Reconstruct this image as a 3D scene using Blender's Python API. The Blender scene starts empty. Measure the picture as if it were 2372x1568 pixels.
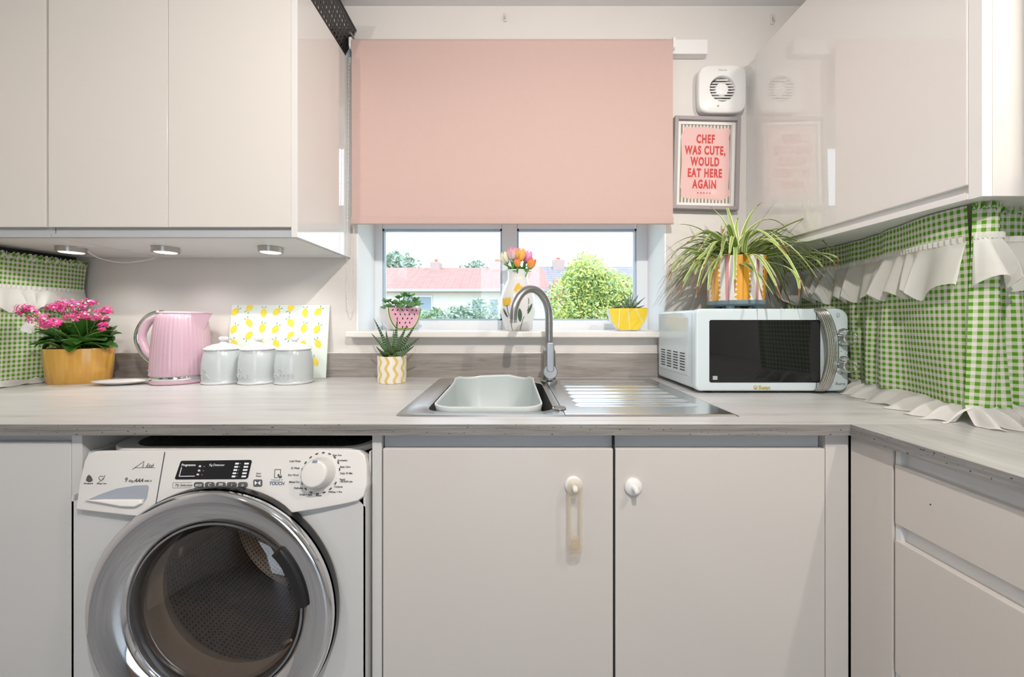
import bpy, bmesh, math, random
from mathutils import Vector, Matrix, noise as mnoise
PI = math.pi
sc = bpy.context.scene
COL = sc.collection

# ---------------------------------------------------------------- camera, world, lights, exposure
FPX, CX, CY, CZ = 870.0, 1182.0, 741.0, 1.118
cam_d = bpy.data.cameras.new('camera'); cam = bpy.data.objects.new('camera', cam_d); COL.objects.link(cam)
cam_d.sensor_width = 36; cam_d.lens = 36*FPX/2372; cam_d.clip_start = .02; cam_d.clip_end = 300
cam_d.shift_x = (1186-CX)/2372; cam_d.shift_y = (CY-784)/2372
cam.location = (0, 0, CZ); cam.rotation_euler = (PI/2, 0, 0)
sc.camera = cam
sc.view_settings.view_transform = 'Standard'; sc.view_settings.look = 'None'
sc.view_settings.gamma = 1; sc.view_settings.use_curve_mapping = False
sc.view_settings.exposure = -0.36
sc.cycles.max_bounces = 10; sc.cycles.transparent_max_bounces = 16
sc.cycles.sample_clamp_indirect = 6
w = bpy.data.worlds.new('overcast_sky'); sc.world = w; w.use_nodes = True
bg = w.node_tree.nodes['Background']; bg.inputs[0].default_value = (.78, .89, 1, 1); bg.inputs[1].default_value = 3.9

def light(name, kind, loc, power, color=(1, 1, 1), size=.05, rot=(0, 0, 0), size_y=None):
    d = bpy.data.lights.new(name, kind); d.energy = power; d.color = color
    if kind == 'AREA':
        d.size = size
        if size_y: d.shape = 'RECTANGLE'; d.size_y = size_y
    elif kind == 'SUN': d.angle = size
    else: d.shadow_soft_size = size
    o = bpy.data.objects.new(name, d); COL.objects.link(o); o.location = loc; o.rotation_euler = rot
    return o
light('sunlight', 'SUN', (0, 12, 9), .6, (1, .97, .9), .2, (math.radians(38), 0, math.radians(-20)))
CEIL_SPOTS = [(.16, -.22, 2.16), (1.0, -.05, 2.16), (-.85, -.25, 2.16)]
for p, e, aim, cone in zip(CEIL_SPOTS, (92, 40, 26), ((.05, 1.0, .75), (.1, 1.4, 1.0), (-.9, 1.2, .9)), (150, 135, 150)):
    lo_ = light('ceiling_spot_glow', 'SPOT', p, e, (1, .93, .855), .018, (Vector(aim)-Vector(p)).to_track_quat('-Z', 'Y').to_euler())
    lo_.data.spot_size = math.radians(cone); lo_.data.spot_blend = .9
light('rear_fill', 'AREA', (0, -2.10, 1.25), 2.8, (.97, .98, 1), .85, (PI/2, 0, 0), 1.9)  # added fill lamp behind the camera, not a known source

# ---------------------------------------------------------------- helpers
def P(px, py, Y): return Vector(((px-CX)*Y/FPX, Y, CZ-(py-CY)*Y/FPX))
def onplane(px, py, p0, n):
    d = Vector(((px-CX)/FPX, 1, -(py-CY)/FPX)); o = Vector((0, 0, CZ)); n = Vector(n)
    return o + d*((Vector(p0)-o).dot(n)/d.dot(n))

class NT:
    def __init__(s, name):
        s.m = bpy.data.materials.new(name); s.m.use_nodes = True
        s.t = s.m.node_tree; s.b = s.t.nodes['Principled BSDF']
    def new(s, kind): return s.t.nodes.new(kind)
    def put(s, sock, v):
        if isinstance(v, bpy.types.NodeSocket): s.t.links.new(v, sock)
        elif isinstance(v, (tuple, list)) and len(v) == 3 and sock.type == 'RGBA': sock.default_value = (*v, 1)
        else: sock.default_value = v
    def math(s, op, a, b=None, c=None):
        n = s.new('ShaderNodeMath'); n.operation = op
        for i, v in enumerate((a, b, c)):
            if v is not None: s.put(n.inputs[i], v)
        return n.outputs[0]
    def coord(s, kind='Object'): return s.new('ShaderNodeTexCoord').outputs[kind]
    def uv(s): return s.coord('UV')
    def sep(s, v):
        n = s.new('ShaderNodeSeparateXYZ'); s.put(n.inputs[0], v); return n.outputs
    def comb(s, x, y, z):
        n = s.new('ShaderNodeCombineXYZ')
        for i, v in enumerate((x, y, z)): s.put(n.inputs[i], v)
        return n.outputs[0]
    def scale(s, v, sx, sy, sz):
        n = s.new('ShaderNodeMapping'); s.put(n.inputs[0], v); n.inputs['Scale'].default_value = (sx, sy, sz); return n.outputs[0]
    def noise(s, v, sc_, det=3, rough=.5, dist=0):
        n = s.new('ShaderNodeTexNoise'); s.put(n.inputs['Vector'], v); n.inputs['Scale'].default_value = sc_
        n.inputs['Detail'].default_value = det; n.inputs['Roughness'].default_value = rough; n.inputs['Distortion'].default_value = dist
        return n.outputs[0]
    def vor(s, v, sc_, feat='F1'):
        n = s.new('ShaderNodeTexVoronoi'); n.feature = feat; s.put(n.inputs['Vector'], v); n.inputs['Scale'].default_value = sc_
        return n.outputs['Distance']
    def mix(s, f, a, b):
        n = s.new('ShaderNodeMix'); n.data_type = 'RGBA'
        s.put(n.inputs[0], f); s.put(n.inputs[6], a); s.put(n.inputs[7], b); return n.outputs[2]
    def ramp(s, f, stops):
        n = s.new('ShaderNodeValToRGB'); s.put(n.inputs[0], f); e = n.color_ramp.elements
        e[0].position, e[0].color = stops[0][0], (*stops[0][1], 1)
        e[1].position, e[1].color = stops[1][0], (*stops[1][1], 1)
        for p, c in stops[2:]:
            k = e.new(p); k.color = (*c, 1)
        return n.outputs[0]
    def bump(s, h, strength=.3, dist=.002):
        n = s.new('ShaderNodeBump'); s.put(n.inputs['Height'], h); n.inputs['Strength'].default_value = strength
        n.inputs['Distance'].default_value = dist; s.put(s.b.inputs['Normal'], n.outputs[0])
    def set(s, **k):
        names = dict(col='Base Color', rough='Roughness', metal='Metallic', spec='Specular IOR Level', coat='Coat Weight', crough='Coat Roughness',
                     sheen='Sheen Weight', emit='Emission Color', estr='Emission Strength', trans='Transmission Weight', ior='IOR', aniso='Anisotropic', alpha='Alpha', sss='Subsurface Weight')
        for a, v in k.items(): s.put(s.b.inputs[names[a]], v)
        return s

def srgb(r, g, b):
    f = lambda c: ((c/255+.055)/1.055)**2.4 if c > 10.3 else c/255/12.92
    return (f(r), f(g), f(b))
def mat(name, col, rough=.5, metal=0, var=.05, vs=6, bump=0, bs=60, **k):
    t = NT(name); c = t.coord(); n = t.noise(c, vs)
    dark = tuple(x*(1-var) for x in col); lite = tuple(min(1, x*(1+var)) for x in col)
    t.set(col=t.mix(n, dark, lite), rough=rough, metal=metal, **k)
    if bump: t.bump(t.noise(c, bs, 4), bump)
    return t.m
def glassy(name, tint=(.97, .99, 1), refl=.0, rough=.0):
    m = bpy.data.materials.new(name); m.use_nodes = True; t = m.node_tree; t.nodes.clear()
    o = t.nodes.new('ShaderNodeOutputMaterial'); tr = t.nodes.new('ShaderNodeBsdfTransparent'); g = t.nodes.new('ShaderNodeBsdfGlossy')
    lw = t.nodes.new('ShaderNodeFresnel'); ge = t.nodes.new('ShaderNodeNewGeometry'); io = t.nodes.new('ShaderNodeMapRange'); io.inputs[3].default_value = 1.5; io.inputs[4].default_value = 1/1.5
    t.links.new(ge.outputs['Backfacing'], io.inputs[0]); t.links.new(io.outputs[0], lw.inputs[0])
    mx = t.nodes.new('ShaderNodeMixShader'); tr.inputs[0].default_value = (*tint, 1); g.inputs['Roughness'].default_value = rough
    ad = t.nodes.new('ShaderNodeMath'); ad.operation = 'ADD'; ad.use_clamp = True; ad.inputs[1].default_value = refl
    t.links.new(lw.outputs[0], ad.inputs[0]); t.links.new(ad.outputs[0], mx.inputs[0]); t.links.new(tr.outputs[0], mx.inputs[1]); t.links.new(g.outputs[0], mx.inputs[2])
    t.links.new(mx.outputs[0], o.inputs[0]); return m

def wm(o):
    m = Matrix()
    while o is not None: m = o.matrix_basis @ m; o = o.parent
    return m
class MB:
    """collects shapes in world (or local) coordinates; build() links them as one object"""
    def __init__(s): s.b = bmesh.new(); s.uvl = s.b.loops.layers.uv.new('UVMap')
    def quad(s, pts, mi=0, uvs=None):
        f = s.b.faces.new([s.b.verts.new(p) for p in pts]); f.material_index = mi
        if uvs:
            for l, u in zip(f.loops, uvs): l[s.uvl].uv = u
        return f
    def box(s, x0, x1, y0, y1, z0, z1, mi=0, M=None, bev=0, seg=2):
        t = bmesh.new(); vs = [t.verts.new((x, y, z)) for x in (x0, x1) for y in (y0, y1) for z in (z0, z1)]
        for i in ((0, 1, 3, 2), (4, 6, 7, 5), (0, 4, 5, 1), (2, 3, 7, 6), (0, 2, 6, 4), (1, 5, 7, 3)): t.faces.new([vs[k] for k in i])
        bmesh.ops.recalc_face_normals(t, faces=t.faces)
        if bev: bmesh.ops.bevel(t, geom=list(t.edges), offset=bev, segments=seg, affect='EDGES', profile=.5)
        return s.merge(t, M, mi)
    def merge(s, t, M=None, mi=0):
        if M is not None: bmesh.ops.transform(t, matrix=M, verts=t.verts)
        vm = {v: s.b.verts.new(v.co) for v in t.verts}
        ul = t.loops.layers.uv.active
        for f in t.faces:
            try: g = s.b.faces.new([vm[v] for v in f.verts])
            except ValueError: continue
            g.material_index = mi
            if ul:
                for a, b in zip(g.loops, f.loops): a[s.uvl].uv = b[ul].uv
        t.free(); return s
    def lathe(s, prof, M=None, n=40, mi=0, a0=0, a1=2*PI, sx=1, sy=1, rib=None, uvscale=1):
        full = abs(a1-a0-2*PI) < 1e-6; cols = n if full else n+1; rings = []
        for r, z in prof:
            ring = []
            for i in range(cols):
                a = a0+(a1-a0)*i/n; rr = r*(rib(a, z) if rib else 1)
                v = Vector((rr*math.cos(a)*sx, rr*math.sin(a)*sy, z)); ring.append(s.b.verts.new(M @ v if M else v))
            rings.append(ring)
        L = 0
        for k in range(len(prof)-1):
            A, B = rings[k], rings[k+1]; L2 = L+math.dist(prof[k], prof[k+1])
            for i in range(n):
                j = (i+1) % cols
                try: f = s.b.faces.new((A[i], A[j], B[j], B[i]))
                except ValueError: continue
                f.material_index = mi
                for l, u in zip(f.loops, ((i/n, L), ((i+1)/n, L), ((i+1)/n, L2), (i/n, L2))): l[s.uvl].uv = u
            L = L2
        return s
    def cyl(s, c, r, h, axis='Z', n=32, mi=0, r2=None, bev=0):
        r2 = r if r2 is None else r2; e = bev
        pr = [(1e-5, 0), (r-e, 0), (r, e), (r2, h-e), (r2-e, h), (1e-5, h)] if e else [(1e-5, 0), (r, 0), (r2, h), (1e-5, h)]
        R = {'Z': Matrix(), 'Y': Matrix.Rotation(-PI/2, 4, 'X'), 'X': Matrix.Rotation(PI/2, 4, 'Y')}[axis]
        return s.lathe(pr, Matrix.Translation(c) @ R, n, mi)
    def tube(s, pts, r, n=10, mi=0, cap=True, flat=1.0):
        pts = [Vector(p) for p in pts]; rings = []; up = None; N = len(pts)
        for k, p in enumerate(pts):
            t = (pts[min(k+1, N-1)]-pts[max(k-1, 0)]).normalized()
            if up is None: up = t.orthogonal().normalized()
            else: up = (up-t*up.dot(t)).normalized()
            q = t.cross(up); rr = r[k] if isinstance(r, (list, tuple)) else r
            rings.append([s.b.verts.new(p+(up*math.cos(2*PI*i/n)+q*math.sin(2*PI*i/n)*flat)*rr) for i in range(n)])
        for k in range(N-1):
            for i in range(n):
                f = s.b.faces.new((rings[k][i], rings[k][(i+1) % n], rings[k+1][(i+1) % n], rings[k+1][i])); f.material_index = mi
                for l, u in zip(f.loops, ((i/n, k/(N-1)), ((i+1)/n, k/(N-1)), ((i+1)/n, (k+1)/(N-1)), (i/n, (k+1)/(N-1)))): l[s.uvl].uv = u
        if cap:
            for rg in (rings[0], rings[-1]):
                f = s.b.faces.new(rg); f.material_index = mi
        return s
    def prism(s, outline, M, d0, d1, mi=0, bev=0):
        """outline in local XY, extruded along local Z from d0 to d1"""
        t = bmesh.new(); a = [t.verts.new((x, y, d0)) for x, y in outline]; b = [t.verts.new((x, y, d1)) for x, y in outline]
        n = len(a); t.faces.new(a[::-1]); t.faces.new(b)
        for i in range(n): t.faces.new((a[i], a[(i+1) % n], b[(i+1) % n], b[i]))
        bmesh.ops.recalc_face_normals(t, faces=t.faces)
        if bev:
            ed = [e for e in t.edges if all(abs(v.co.z-d1) < 1e-7 for v in e.verts)]
            bmesh.ops.bevel(t, geom=ed, offset=bev, segments=3, affect='EDGES', profile=.5)
        return s.merge(t, M, mi)
    def grid(s, fn, nu, nv, mi=0, uv=None):
        V = [[s.b.verts.new(fn(i/nu, j/nv)) for j in range(nv+1)] for i in range(nu+1)]
        for i in range(nu):
            for j in range(nv):
                f = s.b.faces.new((V[i][j], V[i+1][j], V[i+1][j+1], V[i][j+1])); f.material_index = mi
                for l, (a, b) in zip(f.loops, ((i, j), (i+1, j), (i+1, j+1), (i, j+1))):
                    l[s.uvl].uv = uv(a/nu, b/nv) if uv else (a/nu, b/nv)
        return s
    def disc(s, fn, outline, rings=3, mi=0):
        """fill a star-shaped 2D outline and map every point through fn(x, y)"""
        cx = sum(p[0] for p in outline)/len(outline); cy = sum(p[1] for p in outline)/len(outline); n = len(outline)
        c = s.b.verts.new(fn(cx, cy)); prev = None
        for k in range(1, rings+1):
            ring = [s.b.verts.new(fn(cx+(x-cx)*k/rings, cy+(y-cy)*k/rings)) for x, y in outline]
            for i in range(n):
                j = (i+1) % n
                f = s.b.faces.new((c, ring[i], ring[j]) if prev is None else (prev[i], ring[i], ring[j], prev[j])); f.material_index = mi
            prev = ring
        return s
    def ball(s, c, r, n=10, mi=0, sc_=(1, 1, 1), M=None):
        T = Matrix.Translation(c) @ (M or Matrix()) @ Matrix.Diagonal((*sc_, 1))
        return s.lathe([(max(1e-5, r*math.sin(PI*k/n)), -r*math.cos(PI*k/n)) for k in range(n+1)], T, n*2, mi)
    def text(s, body, size, M, depth=.0004, mi=0, align='CENTER', bold=0, shear=0, spacing=1, fn=None):
        cu = bpy.data.curves.new('t', 'FONT'); cu.body = body; cu.size = size; cu.extrude = depth; cu.align_x = align; cu.offset = bold
        cu.shear = shear; cu.space_character = spacing; cu.resolution_u = 3
        o = bpy.data.objects.new('t', cu); me = bpy.data.meshes.new_from_object(o)
        t = bmesh.new(); t.from_mesh(me)
        if fn:
            bmesh.ops.triangulate(t, faces=t.faces)
            for v in t.verts: v.co = fn(*v.co)
        s.merge(t, None if fn else M, mi)
        bpy.data.objects.remove(o); bpy.data.meshes.remove(me); bpy.data.curves.remove(cu); return s
    def build(s, name, mats, parent=None, smooth=40, local=False, mods=(), weld=False, normals=True):
        if weld: bmesh.ops.remove_doubles(s.b, verts=s.b.verts, dist=1e-5)
        if normals: bmesh.ops.recalc_face_normals(s.b, faces=s.b.faces)
        me = bpy.data.meshes.new(name); s.b.to_mesh(me); s.b.free()
        if parent is not None and not local: me.transform(wm(parent).inverted())
        for m in (mats if isinstance(mats, (list, tuple)) else [mats]): me.materials.append(m)
        if smooth:
            for p in me.polygons: p.use_smooth = True
            me.set_sharp_from_angle(angle=math.radians(smooth))
        o = bpy.data.objects.new(name, me); COL.objects.link(o); o.parent = parent
        if smooth == 40 and len(me.vertices) < 3000: mods = list(mods)+[('WEIGHTED_NORMAL', dict(keep_sharp=True, weight=80))]
        for kind, kw in mods:
            md = o.modifiers.new(kind.lower(), kind)
            for a, v in kw.items(): setattr(md, a, v)
        return o
def bevel(w_=.002, seg=2): return ('BEVEL', dict(width=w_, segments=seg, limit_method='ANGLE', angle_limit=math.radians(40)))
def box(name, mt, parent, *c, bev=0, seg=2, M=None): return MB().box(*c, bev=bev, seg=seg, M=M).build(name, mt, parent, smooth=15)
def tag(o, label, cat, group=None):
    o['label'] = label; o['category'] = cat
    if group: o['group'] = group
    return o
def thing(name, label, cat, loc=(0, 0, 0), rz=0, group=None):
    o = bpy.data.objects.new(name, None); o.empty_display_size = .05; COL.objects.link(o)
    o.location = loc; o.rotation_euler = (0, 0, rz); return tag(o, label, cat, group)
def struct(o): o['kind'] = 'structure'; return o
def dup(root, loc, label=None, rz=None):
    def cp(o, par):
        c = o.copy(); COL.objects.link(c); c.parent = par
        for ch in [x for x in bpy.data.objects if x.parent == o]: cp(ch, c)
        return c
    r = cp(root, None); r.location = loc
    if rz is not None: r.rotation_euler = (0, 0, rz)
    if label: r['label'] = label
    return r
def rrect(x0, x1, y0, y1, r, n=6):
    rs = r if isinstance(r, (list, tuple)) else (r,)*4; out = []
    for (cx, cy, a, q) in ((x1-rs[0], y1-rs[0], 0, rs[0]), (x0+rs[1], y1-rs[1], PI/2, rs[1]), (x0+rs[2], y0+rs[2], PI, rs[2]), (x1-rs[3], y0+rs[3], 1.5*PI, rs[3])):
        for k in range(n+1): out.append((cx+q*math.cos(a+PI/2*k/n), cy+q*math.sin(a+PI/2*k/n)))
    return out
# local XY plane seen by the camera: local x -> +X, local y -> +Z, local z -> -Y (towards the viewer)
def facing(x, y, z, roll=0, yaw=0): return Matrix.Translation((x, y, z)) @ Matrix.Rotation(yaw, 4, 'Z') @ Matrix.Rotation(PI/2, 4, 'X') @ Matrix.Rotation(roll, 4, 'Z')
def bez(a, b, c, n=10): return [a*(1-t)**2+b*2*t*(1-t)+c*t*t for t in [k/n for k in range(n+1)]]
def spline(pts, n=8):
    pts = [Vector(p) for p in pts]; out = []
    for i in range(len(pts)-1):
        p0, p1, p2, p3 = pts[max(i-1, 0)], pts[i], pts[i+1], pts[min(i+2, len(pts)-1)]
        for k in range(n):
            t = k/n; out.append(.5*((2*p1)+(p2-p0)*t+(2*p0-5*p1+4*p2-p3)*t*t+(3*p1-p0-3*p2+p3)*t**3))
    return out+[pts[-1]]

# ---------------------------------------------------------------- materials
M_wall = mat('painted_wall', (.71, .675, .645), .75, bump=.15, bs=90, var=.03)
M_ceil = mat('textured_ceiling', (.80, .80, .80), .8, bump=.5, bs=25, var=.03)
M_reveal = mat('white_reveal', (.86, .87, .88), .6, bump=.1, var=.02)
M_dark = mat('charcoal_dark', (.035, .038, .04), .45)
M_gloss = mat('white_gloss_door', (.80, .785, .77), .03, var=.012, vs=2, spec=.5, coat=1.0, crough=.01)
M_gloss2 = mat('warm_gloss_door', (.76, .715, .665), .10, var=.02, vs=2, spec=.5)
M_carc = mat('white_carcass', (.78, .78, .775), .35, var=.02)
M_rail = mat('grey_handle_rail', (.50, .515, .53), .35, var=.02)
M_cream = mat('cream_edge', (.80, .72, .58), .4)
M_upvc = mat('white_window_frame', (.82, .85, .88), .28, var=.01)
M_glass = glassy('window_glass')
M_white = mat('white_plastic', (.83, .82, .81), .3, var=.015)
M_whitecer = mat('white_ceramic', (.80, .79, .78), .15, var=.02, coat=.4)
M_chrome = mat('polished_chrome', (.80, .81, .83), .07, 1, var=.02)
M_black = mat('black_plastic', (.012, .012, .013), .25)
M_shadow = mat('dark_gap', (.02, .02, .02), .8)
M_wire = mat('white_wire', (.8, .8, .78), .5)

def laminate(name, a, b, c, rough=.3, sx=1.2, sy=14, sz=14, speck=False):
    t = NT(name); co = t.coord(); v = t.scale(co, sx, sy, sz)
    n = t.noise(v, 2.2, 6, .6, .4); n2 = t.noise(t.scale(co, sx*2.5, sy*3.5, sz*3.5), 3, 4)
    f = t.math('ADD', t.math('MULTIPLY', n, .7), t.math('MULTIPLY', n2, .35))
    colr = t.ramp(f, [(.30, a), (.66, c), (.46, b)])
    if speck:
        s_ = t.math('LESS_THAN', t.noise(t.scale(co, 1, 1.5, 1.5), 130, 1), .30); colr = t.mix(s_, colr, (.06, .05, .045))
    t.set(col=colr, rough=rough, spec=.45); t.bump(n2, .12, .001); return t.m
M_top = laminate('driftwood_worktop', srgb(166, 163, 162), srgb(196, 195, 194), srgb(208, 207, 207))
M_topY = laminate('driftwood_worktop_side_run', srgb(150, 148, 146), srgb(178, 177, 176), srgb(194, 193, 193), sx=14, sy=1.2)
M_edge = laminate('driftwood_edge_shaded', srgb(88, 84, 80), srgb(126, 122, 118), srgb(150, 147, 143), .45, 2, 60, 60, speck=True)  # top laminate with the shade of an upright face put into the colour
M_edgeY = laminate('driftwood_edge_side_shaded', srgb(92, 88, 86), srgb(130, 128, 126), srgb(154, 153, 152), .45, 60, 2, 60, speck=True)  # same laminate on the side run, darkened for its upright face
M_ups = laminate('driftwood_upstand_shaded', srgb(110, 104, 99), srgb(142, 136, 131), srgb(164, 158, 153), .5, 1.5, 20, 22)  # worktop laminate again, upright-face shade included in its colour

def steel(name, sx, sy, sz, rough=.22, c=.62):
    t = NT(name); co = t.coord(); n = t.noise(t.scale(co, sx, sy, sz), 8, 4)
    t.set(col=t.mix(n, (c*.95, c*.96, c*.97), (c*1.05, c*1.05, c*1.04)), metal=1.0, rough=t.math('ADD', t.math('MULTIPLY', n, .08), rough-.04)); return t.m
M_steel = steel('brushed_steel', 2, 60, 60, .24, .74); M_tap = steel('satin_tap_steel', 30, 30, 3, .30, .42)

def gingham(name, dark, mid, white, per):
    t = NT(name); u = t.sep(t.uv())
    fu = t.math('LESS_THAN', t.math('FRACT', t.math('DIVIDE', u[0], per)), .5); fv = t.math('LESS_THAN', t.math('FRACT', t.math('DIVIDE', u[1], per)), .5)
    s_ = t.math('ADD', fu, fv)
    c1 = t.mix(t.math('GREATER_THAN', s_, .5), white, mid); c2 = t.mix(t.math('GREATER_THAN', s_, 1.5), c1, dark)
    t.set(col=c2, rough=.9, spec=.1); t.bump(t.noise(t.scale(t.uv(), 1, 1, 1), 900, 2), .25, .0006)
    o = t.t.nodes['Material Output']; tl = t.new('ShaderNodeBsdfTranslucent'); t.put(tl.inputs[0], c2)
    mx = t.new('ShaderNodeMixShader'); mx.inputs[0].default_value = .22
    t.t.links.new(t.b.outputs[0], mx.inputs[1]); t.t.links.new(tl.outputs[0], mx.inputs[2]); t.t.links.new(mx.outputs[0], o.inputs[0]); return t.m
M_ging = gingham('green_gingham', srgb(100, 160, 48), srgb(196, 214, 170), srgb(238, 232, 228), .0150)
def sheer(name, col, tr):
    t = NT(name); t.set(col=t.mix(t.noise(t.coord(), 40, 2), tuple(x*.95 for x in col), col), rough=.9, spec=.1)
    o = t.t.nodes['Material Output']; tl = t.new('ShaderNodeBsdfTranslucent'); tl.inputs[0].default_value = (*col, 1)
    tp = t.new('ShaderNodeBsdfTransparent'); mx = t.new('ShaderNodeMixShader'); mx.inputs[0].default_value = .3; m2 = t.new('ShaderNodeMixShader'); m2.inputs[0].default_value = tr
    L = t.t.links.new; L(t.b.outputs[0], mx.inputs[1]); L(tl.outputs[0], mx.inputs[2]); L(mx.outputs[0], m2.inputs[1]); L(tp.outputs[0], m2.inputs[2]); L(m2.outputs[0], o.inputs[0]); return t.m
M_sheer = sheer('white_voile', (.86, .85, .82), .10)
M_blind = sheer('peach_blind_fabric', srgb(228, 201, 193), 0.0)
M_leaf = mat('dark_green_leaf', srgb(62, 108, 38), .38, var=.45, vs=30)
M_jade = mat('jade_leaf', srgb(104, 152, 88), .35, var=.3, vs=25)
M_pinkfl = mat('pink_blossom', srgb(212, 56, 136), .6, var=.3, vs=60)
M_palefl = mat('pale_blossom', srgb(232, 180, 196), .6, var=.3, vs=60)
M_stem = mat('green_stem', srgb(96, 140, 62), .5, var=.2)
M_soil = mat('potting_soil', (.04, .03, .022), .9, bump=.8, bs=80)

# ---------------------------------------------------------------- the room
YW, ZC, XL, XR, YB = 1.441, 2.322, -1.67, 1.33, -2.2
WX0, WX1, WZ0, WZ1 = -.590, .598, 1.052, 1.945
t = NT('pale_grey_floor'); co = t.coord(); sx_ = t.sep(co)
pl = t.math('FRACT', t.math('MULTIPLY', sx_[0], 7)); n = t.noise(t.scale(co, 12, 1.2, 1), 3, 5)
t.set(col=t.mix(t.math('LESS_THAN', pl, .02), t.ramp(n, [(.3, srgb(140, 142, 146)), (.7, srgb(172, 172, 172))]), (.3, .3, .3)), rough=.35); M_floor = t.m
struct(box('floor', M_floor, None, XL-.1, XR+.1, YB-.1, YW+.1, -.08, 0))
struct(box('ceiling', M_ceil, None, XL-.1, XR+.1, YB-.1, YW+.3, ZC, ZC+.08))
wb = MB(); YO = YW+.24
wb.box(XL-.1, WX0, YW, YO, 0, ZC); wb.box(WX1, XR+.1, YW, YO, 0, ZC); wb.box(WX0, WX1, YW, YO, 0, WZ0); wb.box(WX0, WX1, YW, YO, WZ1, ZC)
struct(wb.build('wall_back', M_wall, None, smooth=0))
struct(box('wall_left', M_wall, None, XL-.1, XL, YB, YW, 0, ZC))
struct(box('wall_right', M_wall, None, XR, XR+.1, YB, YW, 0, ZC))
wf = MB(); wf.box(XL-.1, -.5, YB-.1, YB, 0, ZC); wf.box(.5, XR+.1, YB-.1, YB, 0, ZC); wf.box(-.5, .5, YB-.1, YB, 2.1, ZC)
struct(wf.build('wall_front', mat('warm_brown_wall', (.44, .35, .27), .6), None, smooth=0))
# unseen glazed door behind the camera, added to let in fill light
dr = struct(thing('fill_door_1', 'x', 'x', (0, YB-.05, 0))); del dr['label']; del dr['category']
for x0, x1 in ((-.5, -.43), (.43, .5)): box('fill_door_frame', M_upvc, dr, x0, x1, YB-.08, YB-.02, 0, 2.1)
box('fill_door_frame', M_upvc, dr, -.43, .43, YB-.08, YB-.02, 2.03, 2.1); box('fill_door_frame', M_upvc, dr, -.43, .43, YB-.08, YB-.02, 0, .07)
for x0, x1 in ((-.43, .43),): box('glass_pane', M_glass, dr, x0, x1, YB-.053, YB-.047, .07, 2.03)
# white linings of the window opening
rv = MB(); rv.box(WX0, WX0+.006, YW+.001, 1.62, WZ0, WZ1); rv.box(WX1-.006, WX1, YW+.001, 1.62, WZ0, WZ1); rv.box(WX0, WX1, YW+.001, 1.62, WZ1-.006, WZ1)
struct(rv.build('trim_1', M_reveal, None, smooth=0))
# dark strip on the left wall, seen above the curtain
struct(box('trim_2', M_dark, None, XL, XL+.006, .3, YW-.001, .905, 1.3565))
# window
wn = struct(thing('window_1', 'x', 'x', (0, 1.65, WZ0))); del wn['label']; del wn['category']
YF0, YF1 = 1.62, 1.68; ZT = 1.512
fx = [(WX0, -.553), (-.036, .030), (.546, WX1)]
fr = MB()
for a, b in fx: fr.box(a, b, YF0, YF1, 1.072, WZ1, bev=.004)
for a, b in ((-.553, -.036), (.030, .546)):
    for z0, z1 in ((1.072, 1.116), (ZT, ZT+.095), (1.88, WZ1)): fr.box(a, b, YF0, YF1, z0, z1, bev=.004)
fr.build('window_frame', M_upvc, wn)
for a, b in ((-.553, -.036), (.030, .546)):
    for z0, z1 in ((1.116, ZT), (ZT+.095, 1.88)):
        g = MB()
        for (p, q, r, s_) in ((a, b, z0, z0+.007), (a, b, z1-.009, z1), (a, a+.007, z0, z1), (b-.007, b, z0, z1)): g.box(p, q, YF0+.008, YF0+.03, r, s_)
        g.build('glazing_bead', mat('grey_gasket', (.42, .50, .60), .4), wn)
        box('glass_pane', M_glass, wn, a, b, 1.652, 1.656, z0, z1)
ws = MB(); ws.box(WX0+.001, WX1-.001, 1.43, 1.62, 1.052, 1.076); ws.box(-.614, .66, 1.392, 1.4405, 1.052, 1.076, bev=.006, seg=3)
struct(ws.build('trim_3', mat('sill_paint', (.83, .80, .76), .3, var=.02), None))

# ---------------------------------------------------------------- outside
M_render_w = mat('pale_render', (.85, .82, .78), .9); M_lawn = mat('lawn', srgb(160, 168, 140), .95, var=.2, vs=1)
def tiles(name, a, b, sx_=3.2, sz_=5):
    t = NT(name); co = t.coord(); v = t.sep(co)
    r_ = t.math('FRACT', t.math('MULTIPLY', v[1], sz_)); c_ = t.math('SINE', t.math('MULTIPLY', v[0], sx_*6.28))
    f = t.noise(co, 3, 3); base = t.mix(f, a, b); base = t.mix(t.math('MULTIPLY', t.math('LESS_THAN', r_, .25), .45), base, tuple(x*.45 for x in a))
    t.set(col=base, rough=.8); t.bump(t.math('ADD', c_, r_), .6, .04); return t.m
M_redroof = tiles('red_roof_tiles', srgb(188, 134, 128), srgb(200, 156, 146)); M_greyroof = tiles('grey_roof_tiles', srgb(150, 146, 156), srgb(176, 168, 176))
M_houseglass = mat('house_window_glass', srgb(150, 165, 180), .1)
struct(box('ground', M_lawn, None, -40, 40, 1.9, 60, -.75, -.6))
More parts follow.
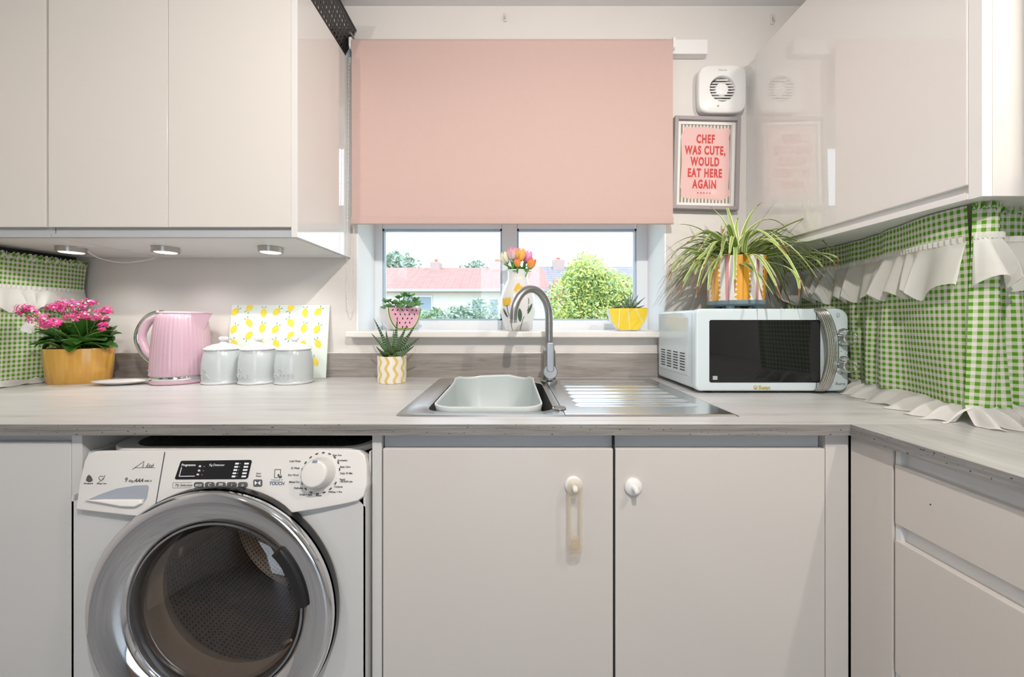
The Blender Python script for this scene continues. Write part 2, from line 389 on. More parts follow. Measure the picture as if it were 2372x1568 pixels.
def house(label, x0, x1, y, ze, zr, wall_m, roof_m, wins, chims, deep=5, tilt=0):
    h = thing('house', label, 'house', ((x0+x1)/2, y, -.6))
    box('wall', wall_m, h, x0, x1, y, y+deep, -.6, ze)
    r = MB(); m_ = y+deep/2
    A = [(x0-.3, y-.35, ze-.1), (x1+.3, y-.35, ze-.1), (x1+.3, m_, zr), (x0-.3, m_, zr)]
    B = [(x0-.3, y+deep+.35, ze-.1), (x1+.3, y+deep+.35, ze-.1), (x1+.3, m_, zr), (x0-.3, m_, zr)]
    for q in (A, B): r.quad(q); r.quad([Vector(p)-Vector((0, 0, .12)) for p in q])
    for k in (0, 1): r.quad([A[0], A[1], Vector(A[1])-Vector((0, 0, .12)), Vector(A[0])-Vector((0, 0, .12))] if k == 0 else [B[0], B[1], Vector(B[1])-Vector((0, 0, .12)), Vector(B[0])-Vector((0, 0, .12))])
    for k in (0, 1):
        xx = (x0-.3, x1+.3)[k]; r.quad([(xx, y-.35, ze-.1), (xx, m_, zr), (xx, m_, zr-.12), (xx, y-.35, ze-.22)]); r.quad([(xx, y+deep+.35, ze-.1), (xx, m_, zr), (xx, m_, zr-.12), (xx, y+deep+.35, ze-.22)])
    r.build('roof', roof_m, h, smooth=0)
    for k in (0, 1):
        xx = (x0, x1)[k]; g = MB(); g.b.faces.new([g.b.verts.new(p) for p in ((xx, y, ze), (xx, y+deep, ze), (xx, m_, zr-.14))])
        g.build('gable', wall_m, h, smooth=0, normals=False)
    box('gutter', M_rail, h, x0-.3, x1+.3, y-.47, y-.34, ze-.2, ze-.1)
    for cx, w_, zt, zb in chims:
        c = box('chimney', mat('chimney_brick', srgb(190, 170, 165), .9), h, cx-w_, cx+w_, m_-.35, m_+.35, zb, zt, bev=.03)
        q = MB(); q.cyl((cx, m_, zt), w_*.4, .16, n=12, r2=w_*.32); q.build('chimney_pot', mat('clay_pot', srgb(200, 120, 95), .8), c)
    for a, b, z0, z1 in wins:
        f = MB(); f.box(a, b, y-.06, y, z0, z1, bev=.01); fo = f.build('window', M_upvc, h)
        nb = max(1, round((b-a)/.6)); 
        for k in range(nb): box('pane', M_houseglass, fo, a+.05+(b-a)*k/nb, a-.05+(b-a)*(k+1)/nb, y-.075, y-.055, z0+.07, z1-.07)
    return h
house('long low bungalow with red tiled roof and pale walls beyond the left pane', -6.2, 1.25, 15, 2.42, 3.55, M_render_w, M_redroof,
      [(-4.3, -3.1, .9, 2.1), (-1.55, -1.1, 1.2, 2.0), (-.85, -.45, 1.2, 2.0), (.0, .95, .6, 2.1)], [(-3.45, .22, 3.78, 3.1), (-.6, .36, 3.78, 3.1)])
house('grey roofed house behind the yellow-green tree in the right pane', 1.9, 8.0, 21, 2.6, 4.45, M_render_w, M_greyroof, [(2.4, 3.6, .8, 2.0), (5, 6.2, .8, 2.0)], [(3.0, .36, 4.85, 3.9)])
house('small red roofed outbuilding between the bungalow and the tree', 1.95, 3.3, 13.2, 1.75, 2.7, M_render_w, M_redroof, [(2.0, 2.6, .6, 1.4)], [], 2.4)

def foliage(mb, c, r, n, leaf, seed, mi=(0, 1)):
    rnd = random.Random(seed); blobs = []
    for k in range(60):
        d = Vector((rnd.gauss(0, 1), rnd.gauss(0, 1), rnd.gauss(0, 1))).normalized()*rnd.uniform(.25, 1)
        blobs.append((Vector((c[0]+d.x*r[0]*.75, c[1]+d.y*r[1]*.75, c[2]+d.z*r[2]*.78)), rnd.uniform(.18, .36)))
    for k in range(n):
        bc, br = rnd.choice(blobs); d = Vector((rnd.gauss(0, 1), rnd.gauss(0, 1), rnd.gauss(0, 1))).normalized()*rnd.uniform(.7, 1.08)
        p = bc+Vector((d.x*r[0]*br, d.y*r[1]*br, d.z*r[2]*br))
        u = Vector((rnd.gauss(0, 1), rnd.gauss(0, 1), rnd.gauss(0, 1))).normalized(); v = u.orthogonal().normalized(); q = leaf*rnd.uniform(.6, 1.4)
        mb.quad([p-u*q, p+v*q*.5, p+u*q, p-v*q*.5], rnd.choice(mi))
def tree(name, label, cat, base, trunk_h, c, r, n, leaf, seed, m1, m2, group=None):
    o = thing(name, label, cat, base, 0, group); f = MB(); foliage(f, c, r, n, leaf, seed); f.build('foliage', [m1, m2], o, smooth=0, normals=False)
    tk = MB(); tk.tube([base, (base[0]+.05, base[1], base[2]+trunk_h*.5), (c[0], c[1], c[2]+r[2]*.3)], [.11*r[0]+.02, .08*r[0]+.02, .02], 8)
    rnd = random.Random(seed)
    for k in range(6):
        d = Vector((rnd.uniform(-1, 1)*r[0], rnd.uniform(-.8, .8)*r[1], rnd.uniform(0, .8)*r[2]))*.7
        tk.tube([Vector((c[0], c[1], c[2]-r[2]*.5)), Vector(c)+d], [.05*r[0]+.01, .01], 6)
    tk.build('trunk', mat('bark', srgb(130, 110, 95), .9), o); return o
Ly = mat('pale_yellow_leaf', srgb(222, 222, 130), .6, var=.1); Lg = mat('fresh_green_leaf', srgb(168, 196, 130), .6, var=.2); Lb = mat('grey_green_leaf', srgb(142, 166, 142), .6, var=.2); Lp = mat('pale_grey_leaf', srgb(176, 192, 176), .6, var=.1)  # tree leaves: yellow and green mixed at random
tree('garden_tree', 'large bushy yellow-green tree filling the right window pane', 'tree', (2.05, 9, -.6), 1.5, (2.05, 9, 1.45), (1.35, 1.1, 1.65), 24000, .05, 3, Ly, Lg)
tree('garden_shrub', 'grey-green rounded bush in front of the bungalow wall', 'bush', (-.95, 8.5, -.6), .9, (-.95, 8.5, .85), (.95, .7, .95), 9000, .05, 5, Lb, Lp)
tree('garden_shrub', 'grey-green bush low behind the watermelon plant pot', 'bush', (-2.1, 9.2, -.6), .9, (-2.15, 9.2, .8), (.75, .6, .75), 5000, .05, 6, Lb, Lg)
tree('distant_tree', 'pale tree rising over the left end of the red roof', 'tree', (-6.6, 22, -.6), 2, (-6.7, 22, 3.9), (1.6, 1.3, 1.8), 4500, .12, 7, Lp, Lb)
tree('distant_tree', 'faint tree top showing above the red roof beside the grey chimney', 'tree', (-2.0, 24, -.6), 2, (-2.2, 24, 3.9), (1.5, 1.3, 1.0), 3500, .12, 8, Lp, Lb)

# ---------------------------------------------------------------- upper cabinets, left
ZB, ZTOP, YD = 1.3565, 2.0985, 1.0796          # underside, top, plane of the door fronts
def X1(px, Y=YD): return (px-CX)*Y/FPX
XS = -.613
def wall_unit(label, x0, x1, doors, side=False):
    c = thing('wall_cabinet', label, 'cabinet', ((x0+x1)/2, YW, ZB), 0, 'white wall cabinets on the left')
    b = MB(); b.box(x0, x1-(.018 if side else 0), YD+.022, YW-.001, ZB+.0, ZTOP)
    b.build('cabinet_body', M_carc, c, smooth=0)
    r = MB(); r.box(x0, x1-(.018 if side else 0), YD+.012, YD+.0215, ZB+.004, ZB+.034); r.box(x0, x1-(.018 if side else 0), YD+.001, YD+.0215, ZB, ZB+.009)
    r.build('handle_rail', M_rail, c, smooth=0)
    for a, d in doors:
        box('door', M_gloss2, c, a, d, YD, YD+.018, ZB+.0285, ZTOP-.003, bev=.0015)
    return c
wall_unit('far left wall cabinet above the gingham curtain, door cut off by the frame', -1.669, X1(116)-.0005, [(-1.669, X1(106))])
wc = wall_unit('double door white wall cabinet above the kettle and canisters', X1(119), XS, [(X1(112), X1(389)-.0008), (X1(389)+.0008, X1(674))], True)
box('end_panel', M_gloss, wc, XS-.0165, XS+.0015, YD-.0005, YW-.001, ZB-.0005, ZTOP+.0005, bev=.0008)

# ---------------------------------------------------------------- upper cabinets, right
XD, YE = .904, .721
c = thing('wall_cabinet', 'tall white gloss wall cabinet on the right above the spider plant', 'cabinet', (1.1, 1.05, ZB))
box('cabinet_body', M_carc, c, XD+.022, XR-.001, YE+.0185, YW-.001, ZB+.001, ZTOP-.004)
box('filler_panel', M_gloss, c, XD+.001, XD+.021, 1.386, YW-.001, ZB+.001, ZTOP-.01, bev=.001)
box('end_panel', mat('pale_grey_panel', (.68, .665, .65), .3, var=.02), c, XD+.0225, XR-.001, YE, YE+.018, ZB-.001, ZTOP, bev=.001)
r = MB(); r.box(XD+.002, XD+.0215, YE, YE+.022, ZB-.001, ZTOP-.004, bev=.001); r.box(XD+.012, XD+.0215, YE+.022, 1.3855, ZB+.004, ZB+.034); r.box(XD+.001, XD+.0215, YE+.022, 1.3855, ZB, ZB+.012, bev=.001)
r.build('handle_rail', M_white, c)
box('door', M_gloss, c, XD, XD+.018, YE+.0225, 1.385, ZB+.0285, ZTOP-.003, bev=.0015)
c = thing('wall_cabinet', 'cabinet with cream edge cut off at the right frame edge', 'cabinet', (1.15, .55, 1.39))
box('cabinet_body', M_cream, c, .984, XR-.001, .36, YE-.003, 1.392, ZTOP, bev=.002)
box('door', M_gloss, c, .986, XR-.002, .34, .3585, 1.392, ZTOP, bev=.002)

# ---------------------------------------------------------------- worktops, upstand
ZW, TH, YFR = .9, .0225, .783
XFR = .709
SX0, SX1, SY0, SY1 = -.26, .518, .847, 1.384
wt = thing('worktop', 'long grey wood-effect worktop under the window holding the sink', 'worktop', (-.4, 1.1, ZW-TH))
m_ = MB(); y1 = YW-.001; hx0, hx1, hy0, hy1 = -.225, .13, .875, 1.35
for (a, b, c0, d) in ((XL+.001, hx0, YFR+.002, y1), (hx1, XR-.001, YFR+.002, y1), (hx0, hx1, YFR+.002, hy0), (hx0, hx1, hy1, y1)): m_.box(a, b, c0, d, ZW-TH, ZW)
m_.build('top_surface', M_top, wt, smooth=0)
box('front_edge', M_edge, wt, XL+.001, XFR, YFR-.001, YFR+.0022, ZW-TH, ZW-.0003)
wt2 = thing('worktop', 'worktop return along the right wall, in front of the gingham curtain', 'worktop', (1.0, .4, ZW-TH))
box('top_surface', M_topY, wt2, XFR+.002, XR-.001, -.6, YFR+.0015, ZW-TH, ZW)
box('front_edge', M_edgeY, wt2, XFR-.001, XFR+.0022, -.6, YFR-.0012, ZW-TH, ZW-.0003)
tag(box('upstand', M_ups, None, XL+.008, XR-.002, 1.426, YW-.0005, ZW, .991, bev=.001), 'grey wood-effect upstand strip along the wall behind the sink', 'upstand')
tag(box('sealant_strip', M_whitecer, None, XL+.008, XR-.002, 1.4265, YW-.0005, .991, .9935, bev=.001), 'thin white sealant bead on top of the grey upstand', 'sealant')

# ---------------------------------------------------------------- base cabinets
YP = .80
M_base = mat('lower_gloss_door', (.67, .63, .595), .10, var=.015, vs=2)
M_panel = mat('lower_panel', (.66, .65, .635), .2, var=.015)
c = thing('base_cabinet', 'white base cabinet at the far left beside the washing machine', 'cabinet', (-1.3, 1.1, 0))
box('cabinet_body', M_carc, c, XL+.002, -.935, YP+.022, 1.40, .10, ZW-TH-.001)
box('handle_rail', M_rail, c, XL+.002, -.9355, YP+.012, YP+.0215, .845, ZW-TH-.001)
box('door', M_panel, c, XL+.002, -.9365, YP, YP+.018, .12, .858, bev=.0015)
box('side_panel', M_panel, c, -.9345, -.9125, YP, 1.40, .0, ZW-TH-.001, bev=.001)
box('plinth', M_panel, c, XL+.002, -.9355, YP+.05, YP+.066, 0, .10)
c = thing('base_cabinet', 'white double door sink cabinet in the middle', 'cabinet', (.2, 1.1, 0))
b = MB()
for q in ((-.272, -.255, YP+.022, 1.40, .10, ZW-TH-.001), (.66, .677, YP+.022, 1.40, .10, ZW-TH-.001), (-.255, .66, YP+.022, 1.40, .10, .118), (-.255, .66, 1.385, 1.40, .118, .85)): b.box(*q)
b.build('cabinet_body', M_carc, c, smooth=0)
box('side_panel', M_panel, c, -.2935, -.2735, YP-.002, 1.40, .0, ZW-TH-.001, bev=.001)
box('handle_rail', M_rail, c, -.2715, .2205, YP+.012, YP+.0215, .83, ZW-TH-.001)
box('handle_rail', M_rail, c, .2225, .664, YP+.012, YP+.0215, .83, ZW-TH-.001)
box('gap_shade', M_shadow, c, .2195, .2235, YP+.004, YP+.012, .12, ZW-TH-.001)  # dark strip between the doors, gap shade put into its colour
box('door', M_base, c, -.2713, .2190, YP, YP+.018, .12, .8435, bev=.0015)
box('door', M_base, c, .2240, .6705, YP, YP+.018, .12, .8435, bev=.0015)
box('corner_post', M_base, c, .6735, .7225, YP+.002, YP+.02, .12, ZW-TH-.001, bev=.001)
box('plinth', M_panel, c, -.27, .72, YP+.05, YP+.066, 0, .10)
XP = .724
c = thing('base_cabinet', 'white drawer unit on the right under the worktop return', 'cabinet', (1.0, .3, 0))
box('cabinet_body', M_carc, c, XP+.022, XR-.002, -.55, .70, .10, ZW-TH-.001)
box('filler_panel', M_base, c, XP, XP+.018, .7115, YP-.001, .0, ZW-TH-.001, bev=.001)
r = MB(); r.box(XP+.014, XP+.0215, -.55, .7095, .70, .75); r.box(XP+.014, XP+.0215, -.55, .7095, .835, ZW-TH-.001); r.box(XP+.014, XP+.0215, -.55, .7095, .42, .48); r.box(XP+.004, XP+.0215, .700, .7095, .12, ZW-TH-.001)
r.build('handle_rail', M_carc, c, smooth=0)
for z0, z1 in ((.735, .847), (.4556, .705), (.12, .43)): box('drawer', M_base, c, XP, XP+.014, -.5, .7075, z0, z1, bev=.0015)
box('plinth', M_panel, c, XP+.05, XP+.066, -.55, .70, 0, .10)
tag(MB().cyl((XP-.0005, .647, .800), .0012, .002, 'X', 10).build('screw_mark', M_dark, None), 'tiny dark screw mark on the top right drawer front', 'screw')

# ---------------------------------------------------------------- sink, washing-up bowl, tap
sk = thing('sink', 'stainless steel inset sink with ridged drainer on the right', 'sink', ((SX0+SX1)/2, 1.1, ZW))
s_ = MB(); bx0, bx1, by0, by1 = -.205, .108, .884, 1.340
def flangebox(a, b, c0, d): s_.box(a, b, c0, d, ZW+.0002, ZW+.0035)
hole = rrect(bx0, bx1, by0, by1, .07, 8)
# flange: bridge the outer rectangle to the rounded hole
outer = []
for x, y in hole:
    cx, cy = (bx0+bx1)/2, (by0+by1)/2; dx, dy = x-cx, y-cy
    hx, hy = (SX0, .1249)[dx > 0], (SY0, SY1)[dy > 0]
    k = min((hx-cx)/dx if abs(dx) > 1e-6 else 9, (hy-cy)/dy if abs(dy) > 1e-6 else 9); outer.append((cx+dx*k, cy+dy*k))
def ring3(pts, z): return [s_.b.verts.new((x, y, z)) for x, y in pts]
lv = [ring3(outer, ZW+.0002), ring3([(x*.99+(bx0+bx1)/2*.01, y*.995+1.115*.005) for x, y in outer], ZW+.004), ring3([(x*1.06-.06*(bx0+bx1)/2, y*1.04-.04*1.112) for x, y in hole], ZW+.0035), ring3(hole, ZW-.003), ring3([(x, y) for x, y in hole], ZW-.15),
      ring3([(x*.85+(bx0+bx1)/2*.15, y*.85+1.112*.15) for x, y in hole], ZW-.16)]
for A, B in zip(lv, lv[1:]):
    for i in range(len(A)): s_.b.faces.new((A[i], A[(i+1) % len(A)], B[(i+1) % len(A)], B[i]))
s_.b.faces.new(lv[-1])
s_.build('sink_bowl', M_steel, sk, smooth=50)
d = MB()
def drain(u, v):
    x = .125+(SX1-.125)*u; y = SY0+(SY1-SY0)*v; z = ZW+.004
    inx = min(1, max(0, (x-.165)/.01))*min(1, max(0, (.478-(1.25-y)*.03-x)/.012)); yy = (y-.93)/.052
    if 0 < yy < 7.6 and inx > 0: z += inx*.0048*(.5-.5*math.cos(2*PI*yy))-inx*.0015
    e = min(x-.125+.02, SX1-x, y-SY0, SY1-y)
    if e < .006: z -= .0038*(1-e/.006)
    return (x, y, z)
d.grid(drain, 90, 200); d.build('drainer', M_steel, sk, smooth=80)
MB().cyl((.118, .905, ZW+.0042), .017, .004, n=28, bev=.0015).build('plug_control', M_chrome, sk)
M_bowlp = mat('pale_grey_plastic', srgb(188, 198, 198), .35, var=.02); M_rim = mat('pale_rim_plastic', srgb(214, 220, 220), .3)
wb_ = thing('washing_up_bowl', 'pale grey plastic washing-up bowl sitting in the sink', 'bowl', (-.055, 1.1, ZW-.145))
b = MB(); o_ = rrect(-.188, .080, .889, 1.334, (.085, .085, .05, .05), 8); cx, cy = -.054, 1.11
def rg(k, z, dz=0):
    out = []
    for x, y in o_:
        X_, Y_ = cx+(x-cx)*k, cy+(y-cy)*k
        lip = .010*(abs(x-cx)/.135)**2*(y > 1.2)*0+.006*math.sin((x-cx)*34+1.3)*(y > 1.30)
        out.append(b.b.verts.new((X_, Y_, z+(dz and lip)+(.012*dz if y > 1.25 else 0))))
    return out
lv = [rg(.80, ZW-.143), rg(.955, ZW-.12), rg(.985, ZW+.000, 1), rg(1.0, ZW+.008, 1), rg(1.0, ZW+.0115, 1), rg(.975, ZW+.0115, 1), rg(.965, ZW+.006, 1), rg(.935, ZW-.115), rg(.78, ZW-.139)]
for k, (A, B) in enumerate(zip(lv, lv[1:])):
    for i in range(len(A)): f = b.b.faces.new((A[i], A[(i+1) % len(A)], B[(i+1) % len(A)], B[i])); f.material_index = 1 if 2 <= k <= 5 else 0
b.b.faces.new(lv[0]); b.b.faces.new(lv[-1]); b.build('bowl_shell', [M_bowlp, M_rim], wb_, smooth=60)

tp = thing('tap', 'brushed steel swan-neck mixer tap behind the sink', 'tap', (.133, 1.29, ZW+.004))
b = MB(); T = Matrix.Translation((.133, 1.29, ZW+.004))
b.lathe([(1e-5, 0), (.0285, 0), (.0285, .006), (.0235, .009), (.0225, .010), (.0225, .105), (.019, .112), (.016, .118), (1e-5, .118)], T, 36)
b.build('tap_body', M_tap, tp)
b = MB(); pts = [Vector((.133, 1.29, ZW+.11)), Vector((.133, 1.29, 1.08))]
top0 = Vector((.133, 1.29, 1.125)); end = Vector((.010, 1.205, 1.150))
dh = Vector((end.x-top0.x, end.y-top0.y, 0)); R_ = dh.length/2; dn = dh.normalized()
for k in range(25):
    a = PI*k/24*1.0; pts.append(top0+dn*(R_-R_*math.cos(a))+Vector((0, 0, R_*1.28*math.sin(a))))
pts.append(pts[-1]+dn*.001+Vector((0, 0, -.012)))
b.tube(pts, .0132, 20); b.build('spout', M_tap, tp)
b = MB(); b.cyl(pts[-1]-Vector((0, 0, .004)), .0136, .010, n=20, bev=.001); b.build('spout_nozzle', M_chrome, tp)
b = MB(); b.cyl((.133, 1.272, .945), .0235, -.028, 'Y', 28, bev=0)
b.prism(rrect(-.0125, .0125, 0, .098, (.008, .008, .011, .011)), facing(.133, 1.251, .945), -.002, .009, bev=.003); b.build('tap_lever', M_tap, tp, mods=[bevel(.002)])
for dx, cc in ((-.006, (.8, .05, .03)), (.006, (.03, .1, .8))): MB().cyl((.133+dx*2.2, 1.2455, .952), .0022, -.0012, 'Y', 12).build('temperature_mark', mat('tap_mark', cc, .3), tp)

# ---------------------------------------------------------------- washing machine
wmx0, wmx1, yf = -.905, -.299, .775
M_wm = mat('white_enamel', (.66, .655, .65), .18, var=.01); M_wmp = mat('white_panel_plastic', (.74, .72, .70), .25, var=.01); M_print = mat('grey_print', (.08, .085, .09), .5); M_printl = mat('pale_print', (.33, .36, .40), .5)
wmc = thing('washing_machine', 'white front-loading washing machine under the left worktop', 'washing machine', ((wmx0+wmx1)/2, 1.05, 0))
dcx, dcz = -.5935, .5350
# cabinet with a round opening: front built as ring plus corners
b = MB(); seg = 64; R0 = .205
inn = [(dcx+R0*math.cos(2*PI*k/seg), dcz+R0*math.sin(2*PI*k/seg)) for k in range(seg)]; out = []
for x, z in inn:
    dx, dz = x-dcx, z-dcz; hx = (wmx0+.0, wmx1)[dx > 0]-dcx; hz = (.02, .757)[dz > 0]-dcz
    k = min(hx/dx if abs(dx) > 1e-6 else 99, hz/dz if abs(dz) > 1e-6 else 99); out.append((dcx+dx*k, dcz+dz*k))
VI = [b.b.verts.new((x, yf, z)) for x, z in inn]; VO = [b.b.verts.new((x, yf, z)) for x, z in out]; VB = [b.b.verts.new((x, yf+.05, z)) for x, z in inn]
for i in range(seg):
    j = (i+1) % seg; b.b.faces.new((VI[i], VI[j], VO[j], VO[i])); b.b.faces.new((VI[i], VI[j], VB[j], VB[i]))
b.box(wmx0, wmx0+.004, yf, 1.37, .02, .757); b.box(wmx1-.004, wmx1, yf, 1.37, .02, .757); b.box(wmx0, wmx0+.004, .806, 1.37, .757, .835); b.box(wmx1-.004, wmx1, .806, 1.37, .757, .835); b.box(wmx0, wmx1, 1.366, 1.37, .02, .835); b.box(wmx0, wmx1, yf, 1.37, .016, .02)
b.build('cabinet_body', M_wm, wmc, smooth=30)
for sx2 in (-.86, -.34): MB().cyl((sx2, .84, 0), .02, .018, n=16).build('foot', M_black, wmc)
t = NT('dusty_black_lid'); n = t.noise(t.coord(), 260, 2, .7); n2 = t.noise(t.coord(), 5, 3)
t.set(col=t.mix(t.math('MULTIPLY', t.math('GREATER_THAN', n, .64), t.math('GREATER_THAN', n2, .5)), (.018, .018, .018), (.55, .5, .42)), rough=.4)
b = MB(); b.prism(rrect(wmx0+.01, wmx1-.006, .806, 1.36, (.02, .02, .08, .06)), Matrix(), .8305, .8415, bev=.004); b.build('top_lid', M_wmp, wmc)
b = MB(); b.prism(rrect(wmx0+.05, wmx1-.02, .822, 1.33, (.02, .02, .07, .05)), Matrix(), .8415, .8425); b.build('lid_inset', t.m, wmc)
# control fascia, tilted: top edge further back than the bottom edge
pt, pb = Vector((0, .802, .843)), Vector((0, .764, .7276)); pu = (pt-pb).normalized(); pn = Vector((0, -pu.z, pu.y)).normalized()
PM = Matrix(((1, pu.x, pn.x, 0), (0, pu.y, pn.y, pb.y), (0, pu.z, pn.z, pb.z), (0, 0, 0, 1)))
def fx2(px, py):
    q = PM.inverted() @ onplane(px, py, pb, pn); return (q.x, q.y)
low = [fx2(x, y) for x, y in ((178, 1180), (240, 1187), (320, 1196), (400, 1200), (487, 1202), (570, 1200), (662, 1190), (740, 1178), (800, 1167), (830, 1160), (844, 1148))]
tl = [fx2(x, y) for x, y in ((851, 1120), (850, 1075), (845, 1053), (832, 1042), (800, 1040), (500, 1041), (250, 1043), (225, 1044), (207, 1050), (198, 1068), (186, 1120))]
b = MB(); b.prism(low+tl, PM, -.03, .003, bev=.003); b.build('control_panel', M_wmp, wmc, smooth=50)
def dec(): return MB()
def poly(mb, pts, d=.0032, h=.0006, mi=0): mb.prism([fx2(*p) for p in pts], PM, d, d+h, mi)
def ptext(mb, s2, px, py, hpx, mi=0, align='LEFT', bold=0, shear=0, d=.0034, sp=1):
    x, y = fx2(px, py); mb.text(s2, hpx*.79/FPX*1.38, PM @ Matrix.Translation((x, y, d)), .0002, mi, align, bold, shear, sp)
b = dec(); poly(b, [(384, 1046), (386, 1048), (364, 1175), (362, 1175)], h=.0003); b.build('drawer_seam', M_print, wmc)
b = dec(); b.prism([fx2(*p) for p in ((210, 1156), (238, 1144), (275, 1131), (318, 1124), (345, 1123), (348, 1128), (344, 1152), (335, 1166), (300, 1165), (250, 1159))], PM, .0032, .0045)
dh_ = b.build('detergent_drawer_handle', mat('recess_grey', srgb(160, 166, 178), .4), wmc)
b = dec(); b.prism([fx2(*p) for p in ((206, 1157), (250, 1155), (338, 1155), (336, 1165), (322, 1173), (290, 1172), (240, 1163))], PM, .0034, .011, bev=.003); b.build('grip_lip', mat('grip_plastic', (.86, .83, .79), .2), dh_)
b = dec(); b.prism([fx2(*p) for p in ((422, 1069), (425, 1067), (583, 1065), (586, 1068), (577, 1106), (573, 1109), (411, 1110), (409, 1107))], PM, .0032, .0042, 0)
disp = b.build('display', M_black, wmc)
M_dp = mat('display_print', (.85, .87, .9), .4); b = dec()
ptext(b, 'Programme', 424, 1079, 5, d=.0044, bold=.0001); ptext(b, 'Kg Detector', 488, 1079, 5, d=.0044)
poly(b, [(424, 1082), (425.5, 1082), (420, 1103), (418.5, 1103)], .0042); poly(b, [(419, 1102), (455, 1101.5), (455, 1103), (419, 1103.5)], .0042)
for k, (x, y) in enumerate(((467, 1080), (465, 1090), (462, 1099))):
    q = fx2(x, y); b.cyl(PM @ Vector((q[0], q[1], .0042)), .0026, -.0004, 'Y', 12); ptext(b, '-', x+8, y+2, 6, d=.0044)
for k in range(5):
    y = 1073.5+k*7.4
    for x0, x1 in ((548-k*2, 556-k*2), (569-k*1.6, 579-k*1.6)): poly(b, [(x0+1, y-2), (x1+1, y-2), (x1, y+2), (x0, y+2)], .0042)
    ptext(b, '-', 558-k*2, y+2, 6, d=.0044)
b.build('display_print', M_dp, disp)
b = dec()
for x, y in ((210, 1104), ): b.prism([fx2(*p) for p in ((203, 1112), (206, 1103), (210, 1099), (215, 1103), (219, 1112), (214, 1116), (208, 1116))], PM, .0032, .0037)
b.tube([PM @ Vector((*fx2(238+5*math.cos(a), 1107+5*math.sin(a)), .0035)) for a in [k*.7 for k in range(9)]], .0005, 6); b.tube([PM @ Vector((*fx2(x, y), .0035)) for x, y in ((244, 1103), (247, 1101), (243, 1110), (232, 1117))], .0005, 6)
ptext(b, 'Woolmark', 197, 1121, 3.5); ptext(b, 'Allergy Care', 227, 1121, 3.2)
ptext(b, '9', 291, 1116, 10); ptext(b, '. 6kg', 297, 1116, 5.5); ptext(b, 'AAA', 313, 1116, 7.5, bold=.0003, shear=.3); ptext(b, '1400 D', 335, 1116, 4.6)
b.tube([PM @ Vector((*fx2(x, y), .0035)) for x, y in ((310, 1087), (322, 1079), (337, 1068), (334, 1083))], .0006, 6)
b.tube([PM @ Vector((*fx2(x, y), .0035)) for x, y in ((316, 1083), (362, 1083))], .0004, 6); ptext(b, 'lisè', 339, 1083, 10, shear=.4)
ptext(b, 'My Selection', 408, 1126, 5.5, shear=.2); ptext(b, 'Start', 601, 1098, 4, align='CENTER'); ptext(b, 'Pause', 601, 1104, 4, align='CENTER')
q_ = [(404, 1118), (448, 1117)], [(404, 1118), (403, 1129)], [(403, 1130), (446, 1129)]
for l_ in q_: b.tube([PM @ Vector((*fx2(*p), .0034)) for p in l_], .0003, 4)
b.tube([PM @ Vector((*fx2(*p), .0034)) for p in ((538, 1133), (541, 1137), (562, 1136), (565, 1132))], .0003, 4)
b.build('printed_marks', M_print, wmc)
b = dec(); ptext(b, 'SMART', 643, 1116, 6.5, 0, 'CENTER'); b.build('printed_words', M_printl, wmc)
b = dec(); ptext(b, 'TOUCH', 643, 1123, 7, 0, 'CENTER', .0002); b.build('printed_words', mat('blue_print', (.07, .12, .20), .5), wmc)
b = dec()
for l_ in (((639, 1087), (652, 1087)), ((652, 1087), (652, 1100)), ((639, 1087), (638, 1106)), ((638, 1106), (646, 1106))): b.tube([PM @ Vector((*fx2(*p), .0035)) for p in l_], .0006, 6)
poly(b, [(646, 1098), (648, 1097), (650, 1102), (655, 1101), (655, 1106), (650, 1108), (645, 1101)]); b.build('phone_symbol', M_print, wmc)
for k in range(5):
    x = 464+k*25.4; b = dec(); b.prism([fx2(x+X_, 1122+Y_) for X_, Y_ in rrect(-11, 11, -6, 6, 5, 4)][::-1], PM, .0032, .0052, bev=.0008); bo = b.build('button', mat('grey_button', (.11, .11, .11), .4), wmc)
    b = dec(); ptext(b, ('eco', 'C', '88', 'i', 'o')[k], x, 1125.5, 7, 0, 'CENTER', d=.0055); b.build('button_symbol', M_dp, bo)
b = dec(); b.prism([fx2(600+X_, 1118+Y_) for X_, Y_ in rrect(-10, 10, -8, 8, 3, 4)][::-1], PM, .0032, .0052, bev=.0008); bo = b.build('button', mat('grey_button', (.10, .10, .10), .4), wmc)
b = dec(); poly(b, [(594, 1113), (600, 1118), (594, 1123)], .0053); poly(b, [(607, 1113), (601, 1118), (607, 1123)], .0053); b.build('button_symbol', M_dp, bo)
# programme dial
kx, ky = fx2(744, 1095); KM = PM @ Matrix.Translation((kx, ky, .003))
dl = MB(); dl.lathe([(1e-5, 0), (.0315, 0), (.0315, .004), (.029, .007), (.0275, .026), (.025, .030), (.022, .0315), (1e-5, .0315)], KM, 48)
dl = dl.build('programme_dial', M_wmp, wmc); b = MB(); b.prism([(-.005, .021), (.005, .021), (.004, .0255), (-.004, .0255)], KM, .029, .0322); b.build('dial_pointer', mat('dial_blue', srgb(130, 140, 165), .4), dl)
b = dec()
for a in [k*20+10 for k in range(17)]:
    aa = math.radians(a); q = KM @ Vector((.0395*math.cos(aa), .0395*math.sin(aa), .0006)); tM = KM @ Matrix.Translation((.0395*math.cos(aa), .0395*math.sin(aa), .0003)) @ Matrix.Rotation(aa, 4, 'Z')
    b.prism(rrect(-.0012, .0016, -.003, .003, .001, 3), tM, 0, .0004)
